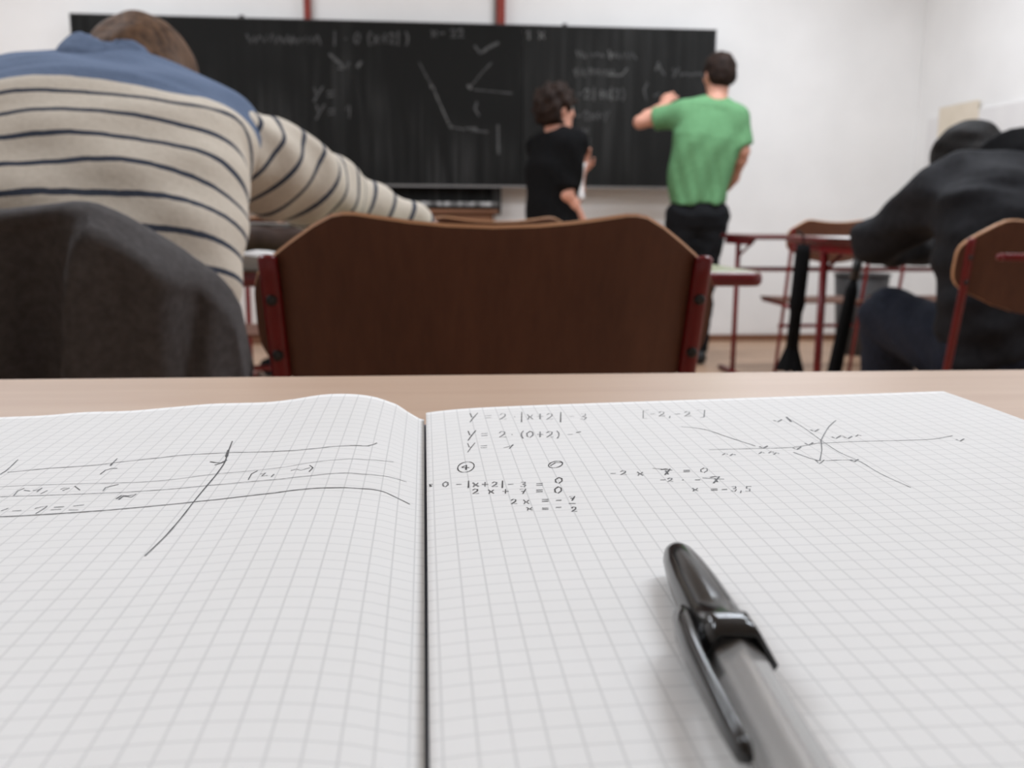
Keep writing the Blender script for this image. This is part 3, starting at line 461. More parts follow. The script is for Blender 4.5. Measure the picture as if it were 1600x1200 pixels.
# ------------------------------------------------------------------ chairs
TOPP = [(0, .8245), (.04, .8258), (.07, .8285), (.10, .8325), (.118, .8352), (.128, .8353), (.138, .8334), (.155, .8245), (.175, .811), (.19, .800), (.20, .792), (.208, .782), (.2115, .772), (.2125, .764)]
BOTP = [(0, .637), (.05, .640), (.09, .647), (.13, .660), (.16, .675), (.18, .684), (.192, .691), (.203, .702), (.2095, .714), (.212, .728), (.2125, .742)]
TL = math.tan(math.radians(12))
def back_y(x, z): return 1.05 * x * x - (z - 0.75) * TL
def backrest_mesh():
    bm = bmesh.new()
    xs = sorted({round(s * p[0], 5) for p in TOPP + BOTP for s in (-1, 1)} | {round(-.2 + .02 * k, 5) for k in range(21)})
    NR = 8; sheets = []
    for off in (0.0, 0.009):
        g = []
        for x in xs:
            zt = np.interp(abs(x), [p[0] for p in TOPP], [p[1] for p in TOPP]) - (0.0030 if off == 0 else 0.0); zb = np.interp(abs(x), [p[0] for p in BOTP], [p[1] for p in BOTP])
            g.append([bm.verts.new((x, back_y(x, zb + (zt - zb) * k / NR) + off, zb + (zt - zb) * k / NR)) for k in range(NR + 1)])
        sheets.append(g)
    A, B = sheets; n = len(xs)
    T = [bm.verts.new((B[i][NR].co.x, B[i][NR].co.y - 0.0065, B[i][NR].co.z)) for i in range(n)]
    for i in range(n - 1):
        for k in range(NR):
            for g in (A, B):
                f = bm.faces.new((g[i][k], g[i + 1][k], g[i + 1][k + 1], g[i][k + 1])); f.smooth = True
        for q in ((A[i][0], A[i + 1][0], B[i + 1][0], B[i][0]), (A[i][NR], A[i + 1][NR], T[i + 1], T[i]), (T[i], T[i + 1], B[i + 1][NR], B[i][NR])):
            f = bm.faces.new(q); f.material_index = 1
    for i in (0, n - 1):
        for k in range(NR):
            f = bm.faces.new((A[i][k], A[i][k + 1], B[i][k + 1], B[i][k])); f.material_index = 1
        f = bm.faces.new((A[i][NR], T[i], B[i][NR])); f.material_index = 1
    bm.normal_update()
    for e in bm.edges:
        if len({f.material_index for f in e.link_faces}) > 1: e.smooth = False
    return bm

def make_chair():
    t = thing('school_chair', '', 'chair', group='plywood school chairs')
    obj('backrest', backrest_mesh(), [M['plywood'], M['ply_edge']], t)
    for s in (-1, 1):
        yy = lambda z: back_y(0.195, z) - 0.0065
        pts = [(s * 0.1965, yy(.797) , .797), (s * 0.1965, yy(.795) - .001, .795), (s * 0.1955, yy(.78), .78), (s * 0.191, yy(.68), .68), (s * 0.189, yy(.44), .44), (s * 0.188, yy(.02), .016)]
        po = obj('upright', tube(bmesh.new(), pts, [.006, .0085, .0088, .0088, .0088, .0088], 14, (1.0, 0.72)), M['red'], t, True)
        for z in (.7575, .7065):
            b = bmesh.new(); lathe(b, [(.0052, 0), (.0052, .002), (.0035, .0032)], 12)
            bmesh.ops.transform(b, matrix=Matrix.Translation((s * (0.1945 if z > .73 else .1925), yy(z) - .0055, z)) @ Matrix.Rotation(PI / 2, 4, 'X'), verts=b.verts)
            obj('screw', b, M['screw'], po, True)
        obj('seat_rail', tube(bmesh.new(), rnd([(s * .187, .03, .432), (s * .187, .12, .437), (s * .18, .40, .437)], .03), .0095, 10), M['red'], t, True)
        obj('foot_runner', tube(bmesh.new(), rnd([(s * .188, -.04, .010), (s * .188, .15, .012), (s * .188, .38, .010)], .02), .010, 10), M['red'], t, True)
    obj('stretcher', tube(bmesh.new(), [(-.187, .16, .33), (.187, .16, .33)], .009, 10), M['red'], t, True)
    bm = bmesh.new(); top = []; bot = []
    for i in range(13):
        x = -.2 + .4 * i / 12; cr = max(0, abs(x) - .16)
        ra = [bm.verts.new((x, y, .4575 - .012 * max(0, (y - .33) / .11) ** 2 + .05 * x * x)) for y in np.linspace(.045 + cr * .8, .435 - cr * 1.1, 9)]
        rb = [bm.verts.new(v.co - Vector((0, 0, .010))) for v in ra]
        top.append(ra); bot.append(rb)
    for i in range(12):
        for k in range(8):
            bm.faces.new((top[i][k], top[i + 1][k], top[i + 1][k + 1], top[i][k + 1])); bm.faces.new((bot[i][k], bot[i][k + 1], bot[i + 1][k + 1], bot[i + 1][k]))
        for k in (0, 8): bm.faces.new((top[i][k], top[i + 1][k], bot[i + 1][k], bot[i][k]))
    for i in (0, 12):
        for k in range(8): bm.faces.new((top[i][k], top[i][k + 1], bot[i][k + 1], bot[i][k]))
    obj('seat', bm, M['plywood'], t)
    return t
chair0 = make_chair()
for i, (x, y, lab) in enumerate(CHAIRS):
    c = chair0 if i == 0 else copy_tree(chair0)
    c.location = (x, y, 0); c['label'] = lab

# ------------------------------------------------------------------ open notebook
FARP = [(-.212, .7545), (-.1578, .7562), (-.1418, .7566), (-.1279, .7578), (-.1117, .7579), (-.0952, .7592), (-.081, .7604), (-.0596, .7606), (-.05, .7617), (-.0403, .7634), (-.033, .7637), (-.0257, .7634), (-.0185, .7622), (-.0112, .7592), (-.0063, .7558), (-.0026, .7535), (-.0008, .7530)]
def pL(x, y):
    k = np.interp(y, [.05, .1, .24, .30, .354], [.32, .35, .45, .68, 1.0])
    return max(.7515, .7530 + k * (np.interp(x, [p[0] for p in FARP], [p[1] for p in FARP]) - .7530))
def pR(x, y):
    t = min(1, max(0, (y - .12) / .234)); t = t * t * (3 - 2 * t)
    return .7557 + .0016 * (1 - math.exp(-max(x, 0) / .012)) + .0046 * (x / .21) * t
def smooth_profile(f, x, y):
    return sum(f(x + d, y) * w for d, w in ((-.004, .25), (0, .5), (.004, .25))) if -.205 < x < -.013 else f(x, y)
nb = thing('notebook', 'open squared notebook with handwritten equations and a function graph', 'notebook', (0, 0.205, 0.75))
def nbpart(name, bm, mat, par=None, smooth=False):
    if isinstance(bm, bmesh.types.BMesh):
        bmesh.ops.translate(bm, vec=(0, -0.205, -0.75), verts=bm.verts)
    return obj(name, bm, mat, par or nb, smooth)
def page_block(x0, x1, hf, ucoord, thick):
    bm = bmesh.new(); uvl = bm.loops.layers.uv.new('UVMap')
    near = [abs(v) for v in (list(np.arange(0, .05, .0015)) + list(np.arange(.05, .2101, .004)) + [.21])]
    s = -1 if x1 <= 0 else 1
    e0 = x1 if s < 0 else x0
    xs = [e0 + s * v for v in near]; ys = [.057 + .297 * k / 60 for k in range(61)]
    G = []; us = []
    for x in xs: G.append([bm.verts.new((x, y, smooth_profile(hf, x, y))) for y in ys])
    # arc length across the sheet so the printed squares stay 5 mm
    acc = [[0.0] * len(ys)]
    for i in range(1, len(xs)):
        acc.append([acc[-1][j] + (G[i][j].co - G[i - 1][j].co).length for j in range(len(ys))])
    idx = {}
    for i in range(len(xs)):
        for j in range(len(ys)): idx[G[i][j]] = (ucoord(acc[i][j], xs[i]), ys[j])
    for i in range(len(xs) - 1):
        for j in range(len(ys) - 1):
            f = bm.faces.new((G[i][j], G[i + 1][j], G[i + 1][j + 1], G[i][j + 1])); f.smooth = True
            for l in f.loops: l[uvl].uv = idx[l.vert]
    rim = [G[i][0] for i in range(len(xs))] + [G[-1][j] for j in range(1, len(ys))] + [G[i][-1] for i in range(len(xs) - 2, -1, -1)] + [G[0][j] for j in range(len(ys) - 2, 0, -1)]
    low = [bm.verts.new((v.co.x, v.co.y, max(.7508, v.co.z - thick))) for v in rim]
    for k in range(len(rim)):
        f = bm.faces.new((rim[k], rim[(k + 1) % len(rim)], low[(k + 1) % len(rim)], low[k])); f.material_index = 1
    return bm
def mat_off(src, ox, oy):
    return mat_squared(src, ox, oy)
lp = nbpart('left_page', page_block(-.2107, -.0007, pL, lambda a, x: a, .006), [mat_off('squared_paper_left', -.0002, .0017), M['page_edge']])
rp = nbpart('right_page', page_block(.0, .21, pR, lambda a, x: a, .006), [mat_off('squared_paper_right', -.0006, .0009), M['page_edge']])
nbpart('cover', bxm((-.213, .0555, .7501), (.2125, .3555, .7507)), M['nb_cover'])
def onpage(p):
    z = smooth_profile(pL, p.x, p.y) if p.x < 0 else pR(p.x, p.y)
    return (p.x, p.y, z + 0.00012)
nbpart('handwriting', ribbons(bmesh.new(), INK_DARK, 1e-5, 0.00034, onpage), M['ink'])['kind'] = 'stuff'
nbpart('handwriting', ribbons(bmesh.new(), INK_THIN, 1e-5, 0.00031, onpage), M['ink_light'])['kind'] = 'stuff'

# ------------------------------------------------------------------ ballpoint pen on the right page
tip, end = Vector((.0512, .1790, .7622)), Vector((.0456, .1035, .7623))
ax = (end - tip).normalized()
lat = Vector((0, 0, 1)).cross(ax).normalized()       # towards image left
upv = lat.cross(ax).normalized()
pen = thing('ballpoint_pen', 'black-capped ballpoint pen with clear hexagonal barrel lying on the right page', 'pen', tuple(tip - Vector((0, 0, .0045))))
PF = frame(tip - Vector(pen.location), lat, upv, ax)
def section(bm, rows, seg=36, rot=0.0):
    rings = []
    for s, r, hexa, dx, dy in rows:
        ring = []
        for k in range(seg):
            a = 2 * PI * k / seg
            hr = math.cos(PI / 6) / math.cos((a % (PI / 3)) - PI / 6)
            q = r * (1 + hexa * (hr * 1.06 - 1))
            ring.append(bm.verts.new(PF @ Vector((q * math.cos(a + rot) + dx, q * math.sin(a + rot) + dy, s))))
        rings.append(ring)
    for i in range(len(rings) - 1):
        for k in range(seg):
            bm.faces.new((rings[i][k], rings[i][(k + 1) % seg], rings[i + 1][(k + 1) % seg], rings[i + 1][k]))
    return bm, rings
bm, R_ = section(bmesh.new(), [(-.0010, .0008, 0, 0, 0), (-.0005, .0019, 0, 0, 0), (.0010, .0027, 0, 0, 0), (.004, .0034, 0, 0, 0), (.010, .0040, 0, 0, 0), (.020, .0046, .0, 0, 0), (.0340, .0050, .1, 0, 0), (.0395, .0051, .4, 0, 0), (.0408, .0057, .9, 0, 0), (.0420, .0059, 1, 0, 0), (.0495, .0060, 1, 0, 0), (.0495, .0050, 1, 0, 0), (.041, .0049, 1, 0, 0)])
bm.faces.new(R_[0][::-1]); bm.faces.new(R_[-1])
cap = obj('cap', bm, M['pen_black'], pen, True)
cap.data.polygons.foreach_set('use_smooth', [True] * len(cap.data.polygons))
bm, R_ = section(bmesh.new(), [(.034, .0031, 0, 0, 0), (.034, .0041, 1, 0, 0), (.145, .0041, 1, 0, 0), (.145, .0031, 0, 0, 0)], 36, math.radians(33.5))
for k in range(36): bm.faces.new((R_[3][k], R_[3][(k + 1) % 36], R_[0][(k + 1) % 36], R_[0][k]))
obj('barrel', bm, M['clear'], pen)
bm, R_ = section(bmesh.new(), [(.028, .0015, 0, 0, 0), (.144, .0015, 0, 0, 0)], 16)
bm.faces.new(R_[0][::-1]); bm.faces.new(R_[-1])
obj('ink_refill', bm, M['refill'], pen, True)
# clip: leaves the cap's left flank and runs back along the barrel, its tip on the paper
bm = bmesh.new(); rings = []
for s, dx, dy, w, h in ((.0325, .0050, -.0010, .0008, .0016), (.0350, .0058, -.0012, .0016, .0026), (.040, .0064, -.0014, .0017, .0029), (.050, .0068, -.0017, .0016, .0027), (.060, .0068, -.0020, .0015, .0024), (.070, .0067, -.0022, .0015, .0023), (.0765, .0065, -.0024, .0013, .0020), (.0785, .0063, -.0026, .0007, .0010)):
    rings.append([bm.verts.new(PF @ Vector((-dx + w * math.cos(2 * PI * k / 12) * 1.0, dy + h * math.sin(2 * PI * k / 12), s))) for k in range(12)])
for i in range(len(rings) - 1):
    for k in range(12): bm.faces.new((rings[i][k], rings[i][(k + 1) % 12], rings[i + 1][(k + 1) % 12], rings[i + 1][k]))
bm.faces.new(rings[0][::-1]); bm.faces.new(rings[-1])
clip = obj('clip', bm, M['pen_black'], pen, True)

# ------------------------------------------------------------------ things on and around the desks
ob = thing('book', 'white open exercise book on the green desk beside the striped jumper', 'book', (-.36, 1.56, .75))
bm = bmesh.new(); rows = []
for i in range(15):
    x = -.14 + .28 * i / 14; z = .012 + .012 * math.exp(-((abs(x) - .045) / .05) ** 2) - .010 * math.exp(-(x / .012) ** 2)
    rows.append([(bm.verts.new((x, y, z)), bm.verts.new((x, y, .001))) for y in (-.10, .10)])
for i in range(14):
    a, b = rows[i], rows[i + 1]
    bm.faces.new((a[0][0], b[0][0], b[1][0], a[1][0])); bm.faces.new((a[0][1], a[1][1], b[1][1], b[0][1]))
    for j in (0, 1): bm.faces.new((a[j][0], b[j][0], b[j][1], a[j][1]))
for r in (rows[0], rows[-1]): bm.faces.new((r[0][0], r[1][0], r[1][1], r[0][1]))
obj('page_block', bm, M['white_paper'], ob); ob.location.x = BOOKX
obj('cover', bxm((-.143, -.103, 0), (.143, .103, .001)), M['nb_cover'], ob)
# ------------------------------------------------------------------ smooth solid modelling: distance fields meshed with surface nets
class Solid:
    def __init__(self, lo, hi, res):
        self.res = res; self.lo = np.array(lo, float)
        self.n = [int(math.ceil((hi[i] - lo[i]) / res)) + 1 for i in range(3)]
        self.f = np.full(self.n, 1.0, np.float32)
    def _sub(self, lo, hi):
        a = [max(0, int((lo[i] - self.lo[i]) / self.res)) for i in range(3)]
        b = [min(self.n[i], int((hi[i] - self.lo[i]) / self.res) + 2) for i in range(3)]
        if any(b[i] <= a[i] for i in range(3)): return None
        sl = tuple(slice(a[i], b[i]) for i in range(3))
        ax = [self.lo[i] + self.res * np.arange(a[i], b[i]) for i in range(3)]
        P = np.stack(np.meshgrid(*ax, indexing='ij'), -1).astype(np.float32)
        return sl, P
    def put(self, fn, lo, hi, k=0.02, op='union'):
        pad = max(k * 1.2, 0.03)
        s = self._sub(np.array(lo) - pad, np.array(hi) + pad)
        if s is None: return self
        sl, P = s
        d = fn(P).astype(np.float32); f = self.f[sl]
        if op == 'union':
            if k > 0:
                h = np.clip(0.5 + 0.5 * (f - d) / k, 0, 1)
                self.f[sl] = f * (1 - h) + d * h - k * h * (1 - h)
            else: self.f[sl] = np.minimum(f, d)
        elif op == 'cut':
            d = -d
            if k > 0:
                h = np.clip(0.5 + 0.5 * (d - f) / k, 0, 1)
                self.f[sl] = f * (1 - h) + d * h + k * h * (1 - h)
            else: self.f[sl] = np.maximum(f, d)
        return self
    def cone(self, a, b, ra, rb, k=0.02, op='union'):
        a = np.array(a, float); b = np.array(b, float); ab = b - a; L = max(ab @ ab, 1e-9)
        def fn(P):
            t = np.clip(((P - a) @ ab) / L, 0, 1)
            return np.linalg.norm(P - a - t[..., None] * ab, axis=-1) - (ra + (rb - ra) * t)
        r = max(ra, rb)
        return self.put(fn, np.minimum(a, b) - r, np.maximum(a, b) + r, k, op)
    def sleeve(self, a, b, ra, rb, t1, k=0.02):
        """tapered limb of cloth from a towards b, ending in a flat opening at t1"""
        a = np.array(a, float); b = np.array(b, float); ab = b - a; L = math.sqrt(ab @ ab); dn = ab / L
        def fn(P):
            w = (P - a) @ dn; t = np.clip(w / L, 0, 1.2)
            return np.maximum(np.linalg.norm(P - a - (t * L)[..., None] * dn, axis=-1) - (ra + (rb - ra) * t), w - t1 * L)
        r = max(ra, rb)
        return self.put(fn, np.minimum(a, b) - r, np.maximum(a, b) + r, k)
    def chain(self, pts, rad, k=0.02):
        for i in range(len(pts) - 1): self.cone(pts[i], pts[i + 1], rad[i], rad[i + 1], k)
        return self
    def ell(self, c, axes, r, k=0.02, op='union'):
        c = np.array(c, float); A = np.array(axes, float); r = np.array(r, float)
        def fn(P):
            q = (P - c) @ A.T
            k0 = np.linalg.norm(q / r, axis=-1); k1 = np.linalg.norm(q / (r * r), axis=-1) + 1e-9
            return k0 * (k0 - 1) / k1
        m = float(r.max())
        return self.put(fn, c - m, c + m, k, op)
    def torso(self, sp, k=0.02):
        """sp: Spine"""
        m = max(sp.a.max(), sp.b.max()) + .02
        return self.put(lambda P: sp.dist(P), sp.p.min(0) - m, sp.p.max(0) + m, k)
    def half(self, point, normal, lo, hi, k=0.0):
        """cut away what lies on the normal's side of a plane, inside a box"""
        p = np.array(point, float); n = np.array(normal, float); n /= np.linalg.norm(n)
        return self.put(lambda P: -((P - p) @ n), lo, hi, k, 'cut')
    def displace(self, fn):
        sl, P = self._sub(self.lo - 1, self.lo + np.array(self.n) * self.res + 1)
        self.f += fn(P).astype(np.float32) * (np.abs(self.f) < .06)
        return self
    def mesh(self, name, smooth_it=1):
        f = self.f; f[0] = f[-1] = 1; f[:, 0] = f[:, -1] = 1; f[:, :, 0] = f[:, :, -1] = 1
        ins = f < 0
        nx, ny, nz = [n - 1 for n in self.n]
        cnt = np.zeros((nx, ny, nz), np.int8)
        for i in (0, 1):
            for j in (0, 1):
                for l in (0, 1): cnt += ins[i:i + nx, j:j + ny, l:l + nz]
        act = (cnt > 0) & (cnt < 8)
        I = np.argwhere(act)
        ids = np.full((nx, ny, nz), -1, np.int32); ids[act] = np.arange(len(I))
        acc = np.zeros((len(I), 3)); num = np.zeros(len(I))
        cor = [(a, b, c) for a in (0, 1) for b in (0, 1) for c in (0, 1)]
        val = {c: f[I[:, 0] + c[0], I[:, 1] + c[1], I[:, 2] + c[2]].astype(float) for c in cor}
        for c in cor:
            for d in range(3):
                if c[d] == 0:
                    e = list(c); e[d] = 1; e = tuple(e)
                    m = (val[c] < 0) != (val[e] < 0)
                    t = np.where(m, val[c] / np.where(m, val[c] - val[e], 1), 0)
                    pt = np.tile(np.array(c, float), (len(I), 1)); pt[:, d] += t
                    acc[m] += pt[m]; num[m] += 1
        V = self.lo + (I + acc / num[:, None]) * self.res
        Q = []
        for d in range(3):
            u, v = (d + 1) % 3, (d + 2) % 3
            sl0 = [slice(1, self.n[k] - 1) for k in range(3)]; sl0[d] = slice(0, self.n[d] - 1)
            sl1 = list(sl0); sl1[d] = slice(1, self.n[d])
            A = ins[tuple(sl0)]; B = ins[tuple(sl1)]
            E = np.argwhere(A != B)
            if not len(E): continue
            flip = A[tuple(E.T)]
            off = np.array([1, 1, 1]); off[d] = 0
            g = E + off
            def cell(du, dv):
                q = g.copy(); q[:, u] -= du; q[:, v] -= dv
                return ids[q[:, 0], q[:, 1], q[:, 2]]
            q = np.stack([cell(1, 1), cell(0, 1), cell(0, 0), cell(1, 0)], 1)
            q[~flip] = q[~flip][:, ::-1]
            Q.append(q)
        Q = np.concatenate(Q); Q = Q[(Q >= 0).all(1)]
        for _ in range(smooth_it):
            S = np.zeros_like(V); C_ = np.zeros(len(V))
            for a, b in ((0, 1), (1, 2), (2, 3), (3, 0)):
                np.add.at(S, Q[:, a], V[Q[:, b]]); np.add.at(C_, Q[:, a], 1)
                np.add.at(S, Q[:, b], V[Q[:, a]]); np.add.at(C_, Q[:, b], 1)
            V = V * 0.45 + (S / np.maximum(C_, 1)[:, None]) * 0.55
        me = bpy.data.meshes.new(name)
        me.vertices.add(len(V)); me.vertices.foreach_set('co', V.astype(np.float32).ravel())
        me.loops.add(Q.size); me.loops.foreach_set('vertex_index', Q.astype(np.int32).ravel())
        me.polygons.add(len(Q)); me.polygons.foreach_set('loop_start', np.arange(0, Q.size, 4, dtype=np.int32))
        me.polygons.foreach_set('use_smooth', np.ones(len(Q), bool))
        me.update(calc_edges=True)
        return me, V

def unit(v):
    v = np.array(v, float); return v / np.linalg.norm(v)

def smooth_curve(P, n):
    P = [np.array(p, float) for p in P]; out = []
    segs = len(P) - 1
    for k in range(n + 1):
        t = k / n * segs; i = min(int(t), segs - 1); t -= i
        p0, p1, p2, p3 = P[max(i - 1, 0)], P[i], P[i + 1], P[min(i + 2, segs)]
        out.append(.5 * ((2 * p1) + (-p0 + p2) * t + (2 * p0 - 5 * p1 + 4 * p2 - p3) * t * t + (-p0 + 3 * p1 - 3 * p2 + p3) * t ** 3))
    return np.array(out)

class Spine:
    """trunk: curve with half-width a, half-depth b and a sideways axis at each station"""
    def __init__(self, pts, a, b, lat, n=18, p=2.3, capr=0.05):
        self.p = smooth_curve(pts, n); m = len(pts) - 1
        t = np.linspace(0, m, n + 1)
        self.a = np.interp(t, range(m + 1), a); self.b = np.interp(t, range(m + 1), b)
        L = np.array([np.interp(t, range(m + 1), [l[i] for l in lat]) for i in range(3)]).T
        self.lat = L / np.linalg.norm(L, axis=1)[:, None]
        self.s = np.concatenate([[0], np.cumsum(np.linalg.norm(np.diff(self.p, axis=0), axis=1))])
        self.e = p; self.cap = capr
    def local(self, P):
        sh = P.shape[:-1]; best = np.full(sh, 1e9); R = [np.zeros(sh) for _ in range(6)]
        n = len(self.p) - 1
        for i in range(n):
            a, b = self.p[i], self.p[i + 1]; ab = b - a; L = np.linalg.norm(ab); d = ab / L
            w = (P - a) @ d; t = w / L
            tc = np.clip(t, 0, 1)
            q = P - a - (tc * L)[..., None] * d
            dd = np.linalg.norm(q, axis=-1); m = dd < best
            lt = self.lat[i] - d * (self.lat[i] @ d); lt /= np.linalg.norm(lt); dp = np.cross(lt, d)
            over = np.where((i == 0) & (t < 0), w, 0) + np.where((i == n - 1) & (t > 1), w - L, 0)
            vals = (q @ lt, q @ dp, over, self.s[i] + (t if i in (0, n - 1) else tc) * L, self.a[i] + (self.a[i + 1] - self.a[i]) * tc, self.b[i] + (self.b[i + 1] - self.b[i]) * tc)
            for k in range(6): R[k] = np.where(m, vals[k], R[k])
            best = np.minimum(best, dd)
        return R
    def dist(self, P, grow=0.0):
        u, v, o, s, a, b = self.local(P)
        a = a + grow; b = b + grow
        e = self.e
        r = (np.abs(u / a) ** e + np.abs(v / b) ** e + np.abs(o / self.cap) ** e) ** (1 / e)
        return (r - 1) * np.minimum(np.minimum(a, b), .12) * 1.0

def stripe_attr(me, vals):
    at = me.attributes.new('stripe', 'FLOAT', 'POINT'); at.data.foreach_set('value', np.asarray(vals, np.float32))

def hand(S, wrist, direc, palm, thumb_side, curl=0.5, scale=1.0, k=0.006):
    """palm and five separate bent fingers; palm = direction the palm faces, thumb_side = unit vector across the palm"""
    w = np.array(wrist, float); d = unit(direc); pn = unit(np.array(palm) - d * (np.array(palm) @ d)); ts = unit(np.cross(d, pn)); ts = ts if ts @ np.array(thumb_side) > 0 else -ts
    sc = scale
    S.ell(w + d * .045 * sc, (d, ts, pn), (.052 * sc, .041 * sc, .016 * sc), .012)
    S.cone(w - d * .02, w + d * .02 * sc, .026 * sc, .025 * sc, .012)
    L = (.074, .082, .077, .060)
    for i in range(4):
        o = (.030 - .020 * i) * sc
        b = w + d * (.085 - .004 * abs(i - 1)) * sc + ts * o
        c1 = curl * .9; q1 = b + (d * math.cos(c1) + pn * math.sin(c1)) * L[i] * .5 * sc
        c2 = curl * 2.0; q2 = q1 + (d * math.cos(c2) + pn * math.sin(c2)) * L[i] * .32 * sc
        c3 = curl * 2.8; q3 = q2 + (d * math.cos(c3) + pn * math.sin(c3)) * L[i] * .22 * sc
        S.chain([b - d * .02 * sc, q1, q2, q3], [.0095 * sc, .0088 * sc, .0080 * sc, .0070 * sc], k)
    b = w + d * .022 * sc + ts * .030 * sc
    q1 = b + (d * .62 + ts * .62 + pn * .35) * .040 * sc; q2 = q1 + unit(d * .85 + ts * .12 + pn * (.3 + curl * .5)) * .034 * sc
    S.chain([b - d * .004, q1, q2], [.013 * sc, .0105 * sc, .0085 * sc], k)

def head(S, c, fwd, up, sc=1.0):
    c = np.array(c, float); f = unit(fwd); u = unit(np.array(up) - f * (np.array(up) @ f)); r = np.cross(f, u)
    A = (r, f, u); P = lambda a, b, d: c + (r * a + f * b + u * d) * sc
    S.ell(P(0, -.008, .025), A, (.074 * sc, .093 * sc, .088 * sc), .02)
    S.ell(P(0, .022, -.045), A, (.056 * sc, .066 * sc, .070 * sc), .04)
    S.ell(P(0, .064, -.094), A, (.026 * sc, .020 * sc, .018 * sc), .03)          # chin
    S.cone(P(0, .080, .012), P(0, .104, -.026), .008 * sc, .0125 * sc, .014)      # nose
    S.ell(P(0, .074, .026), A, (.044 * sc, .014 * sc, .010 * sc), .02)          # brow
    for s in (-1, 1):
        S.ell(P(s * .032, .090, .006), A, (.014 * sc, .010 * sc, .009 * sc), .008, 'cut')   # eye socket
        S.ell(P(s * .038, .070, -.022), A, (.018 * sc, .014 * sc, .014 * sc), .02)   # cheek
        S.ell(P(s * .078, -.006, -.008), A, (.009 * sc, .018 * sc, .031 * sc), .008)  # ear
    S.ell(P(0, .083, -.058), A, (.022 * sc, .010 * sc, .010 * sc), .010)          # mouth
    return A

def face_parts(par, c, fwd, up, sc=1.0):
    c = np.array(c, float); f = unit(fwd); u = unit(np.array(up) - f * (np.array(up) @ f)); r = np.cross(f, u)
    P = lambda a, b, d: c + (r * a + f * b + u * d) * sc
    for s in (-1, 1):
        b = bmesh.new(); bmesh.ops.create_uvsphere(b, u_segments=12, v_segments=8, radius=.0115 * sc)
        bmesh.ops.translate(b, vec=Vector(P(s * .032, .074, .006)), verts=b.verts)
        obj('eye', b, M['eye'], par, True)
        b = bmesh.new(); tube(b, [P(s * .016, .088, .022), P(s * .032, .087, .027), P(s * .048, .076, .022)], .0032 * sc, 8)
        obj('eyebrow', b, M['hair_dark'], par, True)
    b = bmesh.new(); tube(b, [P(-.022, .084, -.060), P(-.008, .0935, -.057), P(0, .0935, -.059), P(.008, .0935, -.057), P(.022, .084, -.060)], [.002, .0042 * sc, .0045 * sc, .0042 * sc, .002], 8)
    obj('lips', b, M['lips'], par, True)

def hair_mesh(c, fwd, up, sc, length, vol=0.012, seed=0, res=.006, hairline=.045, side=.088, rough=.10, freq=60):
    c = np.array(c, float); f = unit(fwd); u = unit(np.array(up) - f * (np.array(up) @ f)); r = np.cross(f, u); A = (r, f, u)
    P = lambda a, b, d: c + (r * a + f * b + u * d) * sc
    S = Solid(c - .19, c + .19, res)
    S.ell(P(0, -.010, .028), A, ((.076 + vol) * sc, (.095 + vol) * sc, (.089 + vol) * sc), .02)
    S.ell(P(0, -.045, -.02 - length * .4), A, ((.066 + vol) * sc, (.052 + vol) * sc, (.06 + length * .55) * sc), .03)
    rr = np.random.RandomState(seed)
    W = [(rr.normal(size=3) * freq, rr.rand() * 6) for _ in range(6)]
    S.displace(lambda X: sum(np.sin(X @ w + ph) for w, ph in W) * min(vol, .016) * rough)
    lo, hi = c - .25, c + .25
    # open the face and clear the ears
    S.ell(P(0, .125, -.055), A, (side * sc, .105 * sc, (.055 + hairline) * sc), .012, 'cut')
    for s in (-1, 1): S.ell(P(s * .09, .012, -.045), A, (.030 * sc, .040 * sc, .052 * sc), .012, 'cut')
    S.half(P(0, 0, -.075 - length), -u, lo, hi, .01)
    return S.mesh('hair', 1)[0]

def person(label, J, cfg):
    """one continuous skin mesh; clothing, hair and features are its children"""
    g = lambda k: np.array(J[k], float)
    allp = np.array([v for k, v in J.items() if k[0] != '_' and len(k) > 2 and k not in ('hf', 'hu')] + [J['head']], float)
    pad = .20
    S = Solid(allp.min(0) - pad, allp.max(0) + pad, cfg.get('res', .006))
    sp = cfg['spine']
    shrink = Spine.__new__(Spine); shrink.__dict__.update(sp.__dict__); shrink.a = sp.a - .030; shrink.b = sp.b - .030
    S.torso(shrink, .03)
    nb_, hd = g('neck'), g('head'); up = unit(J['hu']); fw = unit(J['hf'])
    sc = cfg.get('head', 1.0)
    S.cone(nb_, hd - up * .05 * sc - fw * .012, .062, .052, .03)
    head(S, hd, J['hf'], J['hu'], sc)
    for s in 'LR':
        sh, el, wr = g('sh' + s), g('el' + s), g('wr' + s)
        S.cone(nb_ * .55 + sh * .45, sh, .034, .036, .04)
        S.chain([sh, sh * .5 + el * .5, el], [.038, .041, .035], .02); S.chain([el, el * .7 + wr * .3, wr], [.036, .037, .025], .02)
        hd_, pn, ts, cu = J['_hand' + s]
        hand(S, wr, hd_, pn, ts, cu)
        hp, kn, an = g('hip' + s), g('kne' + s), g('ank' + s)
        S.chain([hp, kn], [.070, .046], .04); S.chain([kn, kn * .65 + an * .35, an], [.046, .046, .032], .03)
        td = unit(J['_toe'])
        S.cone(an - td * .04 - np.array([0, 0, .045]), an + td * .15 - np.array([0, 0, .055]), .030, .024, .03)
    me, _ = S.mesh('person', 1)
    o = obj('person', me, M['skin'])
    tag(o, label, 'person')
    face_parts(o, hd, J['hf'], J['hu'], sc)
    return o

